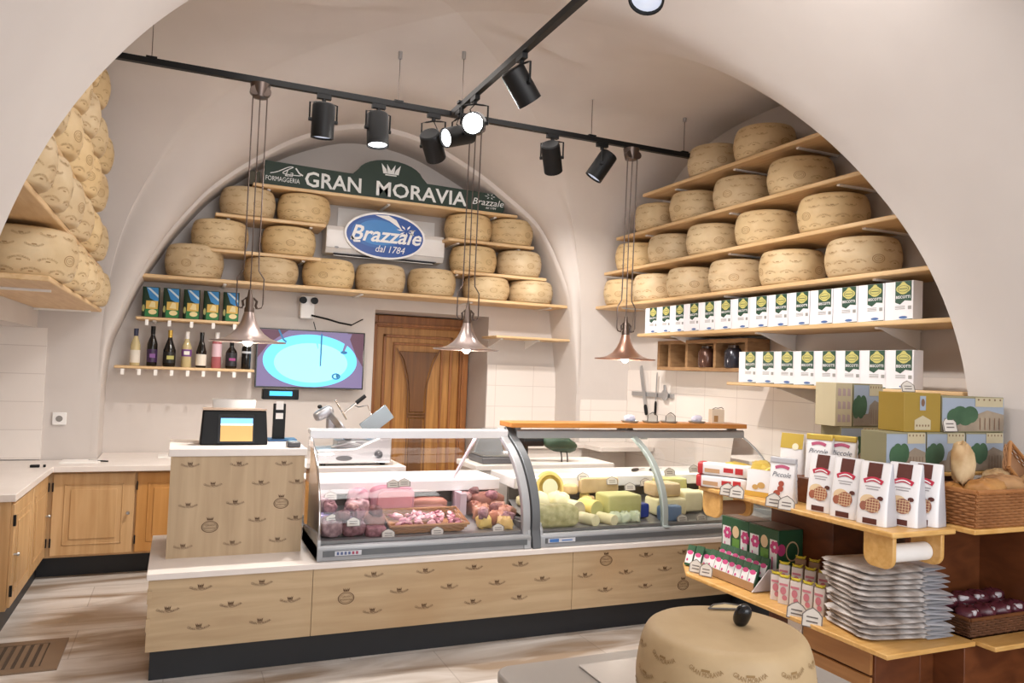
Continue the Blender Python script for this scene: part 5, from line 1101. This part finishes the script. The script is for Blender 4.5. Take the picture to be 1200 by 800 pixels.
def piccole_bag(loc, rz, label, gold=False):
    w, d, h = .125, .07, .19
    t = thing('ruffled_biscuit_bag', label, 'biscuit bag', loc, rz, 'ruffled biscuit bags on the upper shelf')
    b, F = bag_mesh(w, d, h, .1)
    b.build('pouch', BAGW, t, ang=60)
    b = MB()
    for sx in (-1, 1): stroke(b, [(sx*(w*.5+.003*(k % 2)), h*k/12) for k in range(13)], .006, lambda u, v: (u, 0, v))
    b.build('crimped_edge', BAGS, t)
    b = MB(); n = 6; stroke(b, [(-.034+.068*k/n, .155+.008*sin(pi*k/n)) for k in range(n+1)], .014, F(.001)); b.build('red_band', mat('label_rose', 'B85878', .5), t)
    b = MB(); text(b, 'Piccole', .032, lambda u, v: F(.0012)(u, .115+v), 0, shear=.3); b.build('lettering', mat('print_slate', '4A5262', .5), t)
    b = MB(); disc(b, (.004, .085), .014, .013, F(.0012), 0, 14); disc(b, (.002, .062), .015, .014, F(.0013), 0, 14); disc(b, (-.014, .04), .017, .014, F(.0014), 0, 14); b.build('biscuit_picture', mat('biscuit_red', 'A5503E', .5), t)
    b = MB(); b.box(-w*.5, -.012, h*.93, w*.5, .012, h*1.07); b.build('gold_top', mat('gold_wrap', 'D9BC5A', .3, .3) if gold else BAGS, t, bevel=.004)
    return t
p0 = piccole_bag((2.60, 2.775, .9885), RAD(-70), 'ruffled white biscuit bag in the front row left of the waffle bags')
rs = thing('riser_step', 'small dark wooden step raising the rear bags on the upper shelf', 'riser', (2.68, 2.63, .9882)); MB().box(0, 0, 0, .17, .40, .115).build('step_block', STANDW, rs, bevel=.004)
p1 = piccole_bag((2.745, 2.70, 1.104), RAD(-72), 'ruffled white biscuit bag with gold top standing on the dark step', True)
dup(p1, (2.80, 2.62, 1.104), RAD(-64), 'ruffled biscuit bag half hidden behind the gold-topped bag')
def goldbag(loc, rz, label, rot=None):
    t = thing('gold_top_bag', label, 'biscuit bag', loc, rz, 'gold and white biscuit bags')
    b, F = bag_mesh(.12, .06, .19, .15); b.build('pouch', BAGW, t, ang=60)
    b = MB(); strips(b, -.056, .12, .056, .192, F(.0005), 0); b.build('gold_panel', mat('gold_wrap', 'D9BC5A', .3, .3), t)
    b = MB(); disc(b, (.0, .035), .024, .018, F(.001), 0, 14); disc(b, (.02, .13), .016, .016, F(.0015), 1, 14); b.build('print', [mat('print_ochre', 'C8A060', .5), mat('print_pale', 'F0E6C8', .5)], t)
    if rot: t.rotation_euler = rot
    return t
goldbag((2.745, 2.87, 1.104), RAD(-70), 'white bag with a shiny gold upper half at the left end of the dark step')
for i, (x, y, z, rx) in enumerate(((2.66, 3.13, 1.09, .2), (2.70, 3.03, 1.10, -.3), (2.66, 2.95, 1.085, .4))):
    b = MB(); b.se((0, 0, 0), (.075, .055, .028), .7, .7, 22, 12, 0, None, .10, i); o = b.build('gold_bag', mat('gold_wrap', 'D9BC5A', .3, .3), None, (x, y, z), (rx*.3, rx, i), ang=80); tag(o, ('crumpled gold bag, leftmost of the pile behind the long packs', 'crumpled gold bag in the middle of the pile', 'crumpled gold bag nearest the ruffled bags')[i], 'biscuit bag', 'crumpled gold bags')
def longpack(loc, rz, label):
    t = thing('long_biscuit_pack', label, 'biscuit pack', loc, rz, 'long red-ended biscuit packs')
    b = MB(); b.se((0, 0, .032), (.13, .04, .031), .25, .3, 24, 12); b.build('wrapper', BAGW, t, ang=70)
    b = MB(); b.se((-.125, 0, .032), (.016, .041, .032), .4, .3, 20, 10); b.build('red_end', mat('pack_red', 'C23A3E', .4), t)
    b = MB(); b.box(.0, -.0412, .022, .05, -.0402, .044); b.box(.06, -.0412, .018, .10, -.0402, .048); b.build('red_print', mat('pack_red', 'C23A3E', .4), t)
    b = MB(); b.box(-.10, -.0412, .014, -.02, -.0402, .034); b.build('window', mat('wafer_tan', 'C8A07A', .5), t)
    return t
l0 = longpack((2.575, 3.16, .9885), RAD(-62), 'long white biscuit pack with red end, lower one of the two')
dup(l0, (2.58, 3.155, 1.053), RAD(-60), 'long white biscuit pack with red end, upper one of the two')
t = thing('white_snack_pack', 'upright white pack with yellow foot between the red-ended packs and the ruffled bag', 'biscuit pack', (2.60, 2.92, .9885), RAD(-70))
b, F = bag_mesh(.15, .05, .125, .4); b.build('pouch', BAGW, t, ang=60); b = MB(); strips(b, -.074, .0, .074, .024, F(.001), 0, 2); b.build('yellow_foot', mat('pack_yellow', 'D2A94E', .4), t)
b = MB(); disc(b, (.01, .055), .02, .015, F(.001), 0, 14); disc(b, (-.02, .045), .016, .012, F(.001), 0, 14); b.build('print', mat('print_ochre', 'C8A060', .5), t)
for i, (x, y, z, l) in enumerate(((2.49, 3.04, .975, 'left of the pair clipped before the red-ended packs'), (2.49, 2.97, .975, 'right of the pair clipped before the red-ended packs'), (2.50, 2.73, .975, 'left of the pair below the ruffled bag'), (2.50, 2.65, .975, 'right of the pair below the ruffled bag'))):
    ptag(x, y, z, 'white house-shaped price tag, '+l, 'price tags on the stand', RAD(-65), .075, .065)
for i, (x, y, z, w, h, l) in enumerate(((2.525, 2.60, .51, .085, .075, 'left of the large pair before the candy sticks'), (2.515, 2.50, .505, .085, .085, 'right of the large pair before the candy sticks'), (2.535, 3.33, .525, .07, .07, 'left of the pair before the green packets'), (2.54, 3.25, .525, .07, .07, 'right of the pair before the green packets'))):
    ptag(x, y, z, 'white house-shaped price tag, '+l, 'price tags on the stand', RAD(-60), w, h)

# green cartons and packets
KG = mat('carton_deep_green', '2E5A3C', .4); LG = mat('leaf_green', '6FA04A', .45)
def greencarton(loc, label):
    t = thing('green_gift_carton', label, 'box', loc, 0, 'green and pink cartons on the lower tray')
    b = MB(); b.box(0, 0, 0, .16, .213, .285); b.build('carton', KG, t, bevel=.003)
    f = lambda o: (lambda u, v: (-.001-o, .213-u, v))
    b = MB(); poly(b, [(.01, .02), (.075, .02), (.075, .235), (.01, .235)], f(0), 0); poly(b, [(.09, .10), (.145, .10), (.145, .18), (.09, .18)], f(0), 1); disc(b, (.115, .215), .026, .032, f(0), 3, 18); poly(b, [(.155, .02), (.205, .02), (.205, .235), (.155, .235)], f(0), 0)
    for c_ in ((.05, .20), (.19, .20)):
        for a in range(6): disc(b, (c_[0]+.02*cos(a*pi/3), c_[1]+.02*sin(a*pi/3)), .013, .013, f(.001), 2, 10)
        disc(b, c_, .008, .008, f(.002), 0, 8)
    stroke(b, [(.03, .06), (.03, .15)], .008, f(.001), 2); stroke(b, [(.175, .06), (.175, .15)], .008, f(.001), 2)
    b.build('printed_side', [BAGW, LG, PINKC, CRM], t)
    b = MB(); disc(b, (.09, .18), .042, .05, lambda u, v: (u, -.001, v), 0, 20, .85); disc(b, (.02, .19), .026, .03, lambda u, v: (u, -.0012, v), 1, 12); b.build('printed_end', [CRM, PINKC], t)
    b = MB(); b.box(.008, .008, .285, .152, .205, .288); b.build('brown_lid', mat('lid_brown', '7A6558', .5), t)
    return t
g0 = greencarton((2.755, 2.965, .5205), 'green carton with pink flower, the nearer one of the row on the lower tray')
dup(g0, (2.755, 3.182, .5205), 0, 'green carton with pink flower, the farther one of the row on the lower tray')
ct2 = thing('cardboard_packet_tray', 'tilted cardboard tray with pale end holding the green and pink packets', 'tray', (2.66, 3.15, .525))
b = MB(); b.box(-.07, -.20, 0, .09, .20, .004); b.box(-.07, -.20, .004, -.066, .20, .04); b.build('tray', mat('kraft', 'B08A62', .7), ct2)
b = MB(); b.prism([(-.08, 0), (.09, 0), (.09, .10), (.02, .10)], -.206, -.2, lambda u, v, w: (u, w, v)); b.build('pale_end', mat('pale_card', 'C9C2C4', .6), ct2)
def packet(loc, rz, label, proto=[None]):
    if proto[0] is None:
        t = thing('green_pink_packet', label, 'sweet packet', loc, rz, 'green and pink packets'); proto[0] = t
        b, F = bag_mesh(.05, .03, .11, .3); b.build('pouch', KG, t, ang=60)
        b = MB(); strips(b, -.02, .012, .022, .075, F(.0006), 0); disc(b, (.0, .07), .018, .012, F(.0012), 1, 12); disc(b, (-.008, .03), .006, .008, F(.0012), 1, 8); b.build('print', [BAGW, PINKC], t)
        t.rotation_euler = (RAD(-18), 0, rz); return t
    d = dup(proto[0], loc, rz, label); d.rotation_euler = (RAD(-18), 0, rz); return d
for i in range(7): packet((2.625, 3.315-.052*i, .532), RAD(-80), 'green and white packet in the cardboard tray, front row, %s from the far end' % ORD[i])
for i in range(7): packet((2.69, 3.315-.052*i, .56), RAD(-80), 'green packet in the cardboard tray, back row, %s from the far end' % ORD[i])
for i in range(4): packet((2.60+.03*(i % 2), 3.47-.035*i, .523), RAD(-70), 'loose green packet standing beyond the cardboard tray, %s from the far end' % ORD[i])

# candy sticks with yellow ties
STK = mat('candy_sleeve', 'DCD2CC', .35); STB = mat('amber_sleeve', '9C7A5C', .4); TIE = mat('yellow_tie', 'D8C63E', .4)
def stick(loc, rz, label, mt, pr):
    t = thing('candy_bag', label, 'sweet packet', loc, rz, 'tied candy bags')
    b, F = bag_mesh(.052, .036, .115, .35); b.build('sleeve', mt, t, ang=60)
    b = MB(); disc(b, (.0, .06), .014, .018, F(.001), 0, 12); disc(b, (.008, .03), .012, .012, F(.001), 0, 12); strips(b, -.02, .082, .02, .092, F(.001), 0, 1); b.build('print', mat('print_'+pr, pr, .5), t)
    b = MB(); b.se((0, 0, .122), (.022, .008, .006), .8, .8, 12, 8, 0, None, .15); b.tube([(-.025, 0, .13), (0, 0, .12), (.025, 0, .132)], .003); b.build('yellow_tie', TIE, t)
    return t
s0 = stick((2.625, 2.83, .5215), RAD(-60), 'tied candy bag, front row, first from the far end', STK, 'C87A86')
for i in range(1, 5): dup(s0, (2.605+.012*i, 2.83-.06*i, .5215), RAD(-60-4*i), 'tied candy bag, front row, %s from the far end' % ORD[i])
for i in range(4): dup(s0, (2.70+.02*i, 2.86-.062*i, .555), RAD(-62), 'tied candy bag, raised second row, %s from the far end' % ORD[i])
s1 = stick((2.80, 2.86, .575), RAD(-60), 'amber candy bag, back row, first from the far end', STB, '6E4C34')
for i in range(1, 4): dup(s1, (2.80+.018*i, 2.86-.07*i, .575), RAD(-60), 'amber candy bag, back row, %s from the far end' % ORD[i])
cb = thing('candy_display_box', 'low stepped cardboard box under the rows of candy bags', 'box', (2.66, 2.72, .5205))
b = MB(); b.box(-.0, -.14, 0, .10, .18, .033); b.box(.10, -.14, 0, .21, .2, .053); b.build('step_box', mat('kraft', 'B08A62', .7), cb)

# stack of flat plastic packs
PK = [rind_mat('pack_print_a', '9A8C82', 'E2DDDA', 14), rind_mat('pack_print_b', 'B7A79A', 'E2DCD8')]; PKW = mat('pack_film_white', 'E9E9ED', .25)
ps = None; rnd = random.Random(11)
for i in range(13):
    z = .5215+i*.0215; rz = RAD(-12)+rnd.uniform(-.16, .16); loc = (2.765+rnd.uniform(-.012, .012)-.004*i*.3, 2.345+rnd.uniform(-.012, .012)+.002*i, z)
    l = 'flat plastic pack in the tall white stack, %s from the bottom' % ORD[i]
    if ps is None:
        t = thing('flat_pack', l, 'food pack', loc, rz, 'stack of flat packs on the lower tray'); ps = t
        b = MB(); b.se((-.03, 0, .0115), (.165, .145, .0112), .8, .35, 48, 10, 0, None, .035, 4); b.build('pack_body', PK[0], t, ang=80)
        b = MB()
        b.grid(lambda i_, j_: (.10+.125*i_+.006*sin(9*j_), -.14+.28*j_+.012*i_*(.5-j_), .0115+(.010*(1-i_)+.0015)*(sin(5*j_*pi)*.25+.8)), 6, 16); b.grid(lambda i_, j_: (.10+.125*i_+.006*sin(9*j_), -.14+.28*j_+.012*i_*(.5-j_), .0115-(.009*(1-i_)+.0005)), 6, 16); b.build('white_seal', PKW, t, ang=80)
        b = MB(); b.se((-.03, 0, .021), (.10, .09, .0022), .5, .4, 20, 6); b.build('printed_top', PKW, t, ang=80)
    else: dup(ps, loc, rz, l)

# wicker tray with dark bags, bread basket
wb = thing('wicker_basket', 'small wicker basket of dark cherry bags at the lower right edge', 'basket', (3.235, 2.27, .521))
wicker(wb, 'w', -.20, -.105, .19, .13, .075, .012, 7, WICKD)
rnd = random.Random(5); CH1 = mat('cherry_bag', '5A2A34', .25); CH2 = mat('pale_bag_label', 'CFC8CC', .4)
for i in range(8):
    x = 3.08+(i % 4)*.10+rnd.uniform(-.01, .01); y = 2.21+(i//4)*.10; t = thing('cherry_bag', 'dark red cherry bag in the low wicker basket, %s row, %s from left' % (('front', 'rear')[i//4], ORD[i % 4]), 'sweet bag', (x, y, .60+.02*(i//4)), rnd.uniform(-.6, .6), 'cherry bags in the wicker basket')
    b = MB(); b.se((0, 0, 0), (.052, .045, .036), .8, .8, 18, 10, 0, None, .08, i); b.build('bag', CH1, t, ang=80)
    b = MB(); b.se((-.01, -.030, .016), (.022, .012, .012), .5, .5, 12, 8); b.build('label', CH2, t, ang=80)
bb = thing('bread_basket', 'long wicker basket heaped with loaves at the right edge', 'basket', (3.17, 2.155, .9955))
wicker(bb, 'w', -.27, -.105, .27, .10, .142, .012, 12, rind_mat('wicker_amber', '8E5A30', 'B27A48'), .005)
BRD = rind_mat('bread_crust', '94602F', 'C8965A'); BRP = rind_mat('bread_floury', '9E7444', 'DCC49C')
for i, (c, r, mt, rz, l, M) in enumerate((((2.985, 2.17, 1.235), (.045, .04, .085), BRP, .2, 'floury seeded loaf standing upright at the left of the basket', None), ((3.03, 2.10, 1.135), (.10, .055, .045), BRD, .1, 'flat brown loaf lying at the front left of the basket', None), ((3.17, 2.12, 1.145), (.09, .05, .045), BRD, -.2, 'brown loaf in the middle of the basket', None),
        ((3.24, 2.19, 1.165), (.11, .05, .04), BRP, .3, 'long floury loaf lying behind in the basket', None), ((3.33, 2.10, 1.145), (.09, .05, .045), BRP, .1, 'floury loaf at the front right of the basket', None), ((2.965, 2.19, 1.10), (.05, .05, .05), BRD, 0, 'small round roll at the left rear of the basket', None))):
    sup('bread_loaf', l, 'bread', c, r, .8, .8, mt, 'loaves in the bread basket', rz, .075, 0, i)
tb2 = thing('tilted_wicker_tray', 'small wicker tray tipped up on the loaves at the right edge', 'tray', (3.335, 2.19, 1.205)); tb2.rotation_euler = (RAD(70), RAD(38), 0)
wicker(tb2, 'w', -.085, -.06, .085, .06, .03, .008, 5)
# picture boxes
SKYP = mat('picture_sky', '9AA5B4', .5); TREE = rind_mat('picture_tree', '2C4A34', '47684A'); BLDG = rind_mat('picture_building', '75695F', 'A39480'); CRMB = mat('picture_cream', 'C2B696', .5); ORN = mat('picture_ornament', '7A5A44', .5); OLV = mat('box_ochre', '9E8232', .45); PBX = mat('picture_box_side', '8E8868', .5)
def picbox(x0, z0, x1, z1, y, label, kind=0, d=.13):
    t = thing('panettone_box', label, 'box', (x0, y, z0), 0, 'picture boxes behind the bread')
    w, h = x1-x0-.004, z1-z0-.001
    b = MB(); b.box(0, 0, 0, w, d, h); b.build('carton', (OLV if kind == 1 else PBX) if kind != 2 else CRMB, t, bevel=.002)
    f = lambda o: (lambda u, v: (u, -.0012-o, v)); b = MB()
    if kind == 0 or kind == 3:
        poly(b, [(0, .004), (w, .004), (w, h-.008), (0, h-.008)], f(0), 0)
        sgn = 1 if kind == 0 else -1; cx = w*.32 if kind == 0 else w*.2
        poly(b, [(0, .004), (w, .004), (w, h*.5), (w*.72, h*.62), (w*.55, h*.5), (w*.5, h*.3), (0, h*.25)], f(.0005), 2)
        for q in range(4): disc(b, (cx+w*(-.12+.08*q), h*(.42+.07*(q % 2))), w*.13, h*.24, f(.001+.0002*q), 1, 16)
        poly(b, [(w*.52, h*.72), (w*.98, h*.72), (w*.98, h*.98), (w*.52, h*.98)], f(.0018), 3)
        for q in range(5): disc(b, (w*(.57+.09*q), h*.92), w*.015, h*.03, f(.0024), 4, 8)
        for q in range(5): stroke(b, [(w*(.6+.08*q), h*.06), (w*(.6+.08*q), h*.4)], w*.012, f(.0022), 4)
    elif kind == 1:
        poly(b, [(w*.28, h*.05), (w*.72, h*.05), (w*.72, h*.30), (w*.5, h*.42), (w*.28, h*.30)], f(0), 3)
        for q in range(5): disc(b, (w*(.34+.08*q), h*.16), w*.02, h*.03, f(.0006), 4, 8)
        poly(b, [(w*.42, h*.55), (w*.58, h*.55), (w*.58, h*.92), (w*.42, h*.92)], f(0), 0); disc(b, (w*.5, h*.75), w*.05, h*.1, f(.0006), 4, 14)
    else:
        for q in range(3):
            for r_ in range(3): poly(b, [(w*(.12+.28*q), h*(.1+.3*r_)), (w*(.32+.28*q), h*(.1+.3*r_)), (w*(.30+.28*q), h*(.26+.3*r_)), (w*(.14+.28*q), h*(.28+.3*r_))], f(0), 5)
    b.build('printed_front', [SKYP, TREE, BLDG, CRMB, ORN, mat('print_mauve', 'B09A98', .6)], t)
ZB = 1.1805
picbox(2.70, ZB, 2.935, 1.353, 2.30, 'landscape box in the lower row, behind the rightmost waffle bags')
picbox(2.94, ZB, 3.18, 1.353, 2.30, 'landscape box in the lower row above the left loaves', 3)
picbox(3.185, ZB, 3.435, 1.353, 2.30, 'landscape box in the lower row at the right edge', 0)
picbox(2.80, 1.3535, 3.025, 1.52, 2.30, 'ochre yellow box with a cream badge in the upper row', 1)
picbox(3.03, 1.3535, 3.435, 1.51, 2.30, 'wide landscape box with tree and fence, right end of the upper row', 0)
picbox(2.99, .9855, 3.27, 1.16, 2.81, 'lowest box of the rear stack behind the waffle bags', 3)
picbox(2.99, 1.1605, 3.27, 1.335, 2.81, 'middle landscape box of the rear stack behind the waffle bags', 0)
picbox(3.07, 1.3355, 3.27, 1.55, 2.81, 'top box with a tree on the rear stack', 3)
picbox(2.95, 1.3355, 3.065, 1.55, 2.81, 'small cream printed carton at the left of the rear stack top', 2)
ptag(3.06, 2.315, 1.5205, 'house-shaped price tag standing on top of the ochre box', 'price tags on the stand', 0, .09, .06) if False else None
ptag(2.90, 2.36, 1.5205, 'pale house-shaped price tag standing on top of the ochre box', 'price tags on the stand', 0, .08, .05)
ptag(3.07, 2.285, 1.355, 'white house-shaped price tag before the wide landscape box', 'price tags on the stand', 0, .085, .07)

# ================================================================== FOREGROUND WHEEL ON ITS TABLE
ft_ = thing('display_table', 'grey display table with paler plate under the foreground cheese wheel', 'table', (1.20, 1.60, 0))
b = MB(); rr = .07
def rrect(x0, y0, x1, y1, r, n=6):
    out = []
    for cx, cy, a0 in ((x1-r, y1-r, 0), (x0+r, y1-r, pi/2), (x0+r, y0+r, pi), (x1-r, y0+r, 3*pi/2)):
        out += [(cx+r*cos(a0+pi/2*k/n), cy+r*sin(a0+pi/2*k/n)) for k in range(n+1)]
    return out
b.prism(rrect(-.33, -.45, .62, .475, .06), .66, .690, lambda u, v, w: (u, v, w)); b.build('table_top', mat('grey_stone_top', '97918B', .35), ft_, bevel=.006)
b = MB(); b.box(-.12, -.3, 0, .42, .3, .66); b.build('pedestal', mat('grey_pedestal', '98918A', .6), ft_, bevel=.01)
b = MB(); b.prism([(-.085, .40), (-.085, -.40), (.5, -.40), (.5, .40)][::-1], .6905, .6955, lambda u, v, w: (u, v, w)); b.build('pale_plate', mat('pale_plate', 'BDB7B1', .25), ft_, bevel=.002)
fw = wheel_mesh(.212, .25, 9); fo_ = fw.build('whole_cheese', [RIND_SHADED, mat('faint_rind_print_shaded', '907249', .8)], None, (1.248, 1.515, .697), (0, 0, .4), ang=50); tag(fo_, 'large whole cheese wheel in the foreground with a black-handled knife on top', 'cheese wheel')  # rind and print both darkened to carry the dimmer foreground
kt = thing('cheese_knife', 'cheese knife with round black handle stuck upright in the foreground wheel', 'knife', (1.295, 1.515, .946))
b = MB(); b.cyl((0, 0, -.06), (0, 0, .012), .004, .006, 10); b.build('blade', STEEL, kt)
b = MB(); b.se((-.006, -.012, .028), (.019, .019, .030), .75, .9, 24, 16, 0, Matrix.Rotation(.5, 4, 'X')); b.build('handle', BLACKG, kt, ang=80)
tg = thing('sign_holder', 'empty dark-framed tag lying on top of the foreground wheel', 'tag', (1.345, 1.625, .9485), RAD(-20))
b = MB(); b.tube([(-.055, -.012, .004), (-.035, .012, .006), (.0, .024, .007), (.035, .012, .006), (.055, -.012, .004), (-.055, -.012, .004)], .0022); b.build('frame', mat('dark_frame', '5A544E', .4), tg)
b = MB(); b.add([(-.05, -.011, .004), (.05, -.011, .004), (.033, .011, .005), (0, .022, .006), (-.033, .011, .005)], [(0, 1, 2, 3, 4)]); b.build('card', mat('beige_card', 'C9B48C', .6), tg)
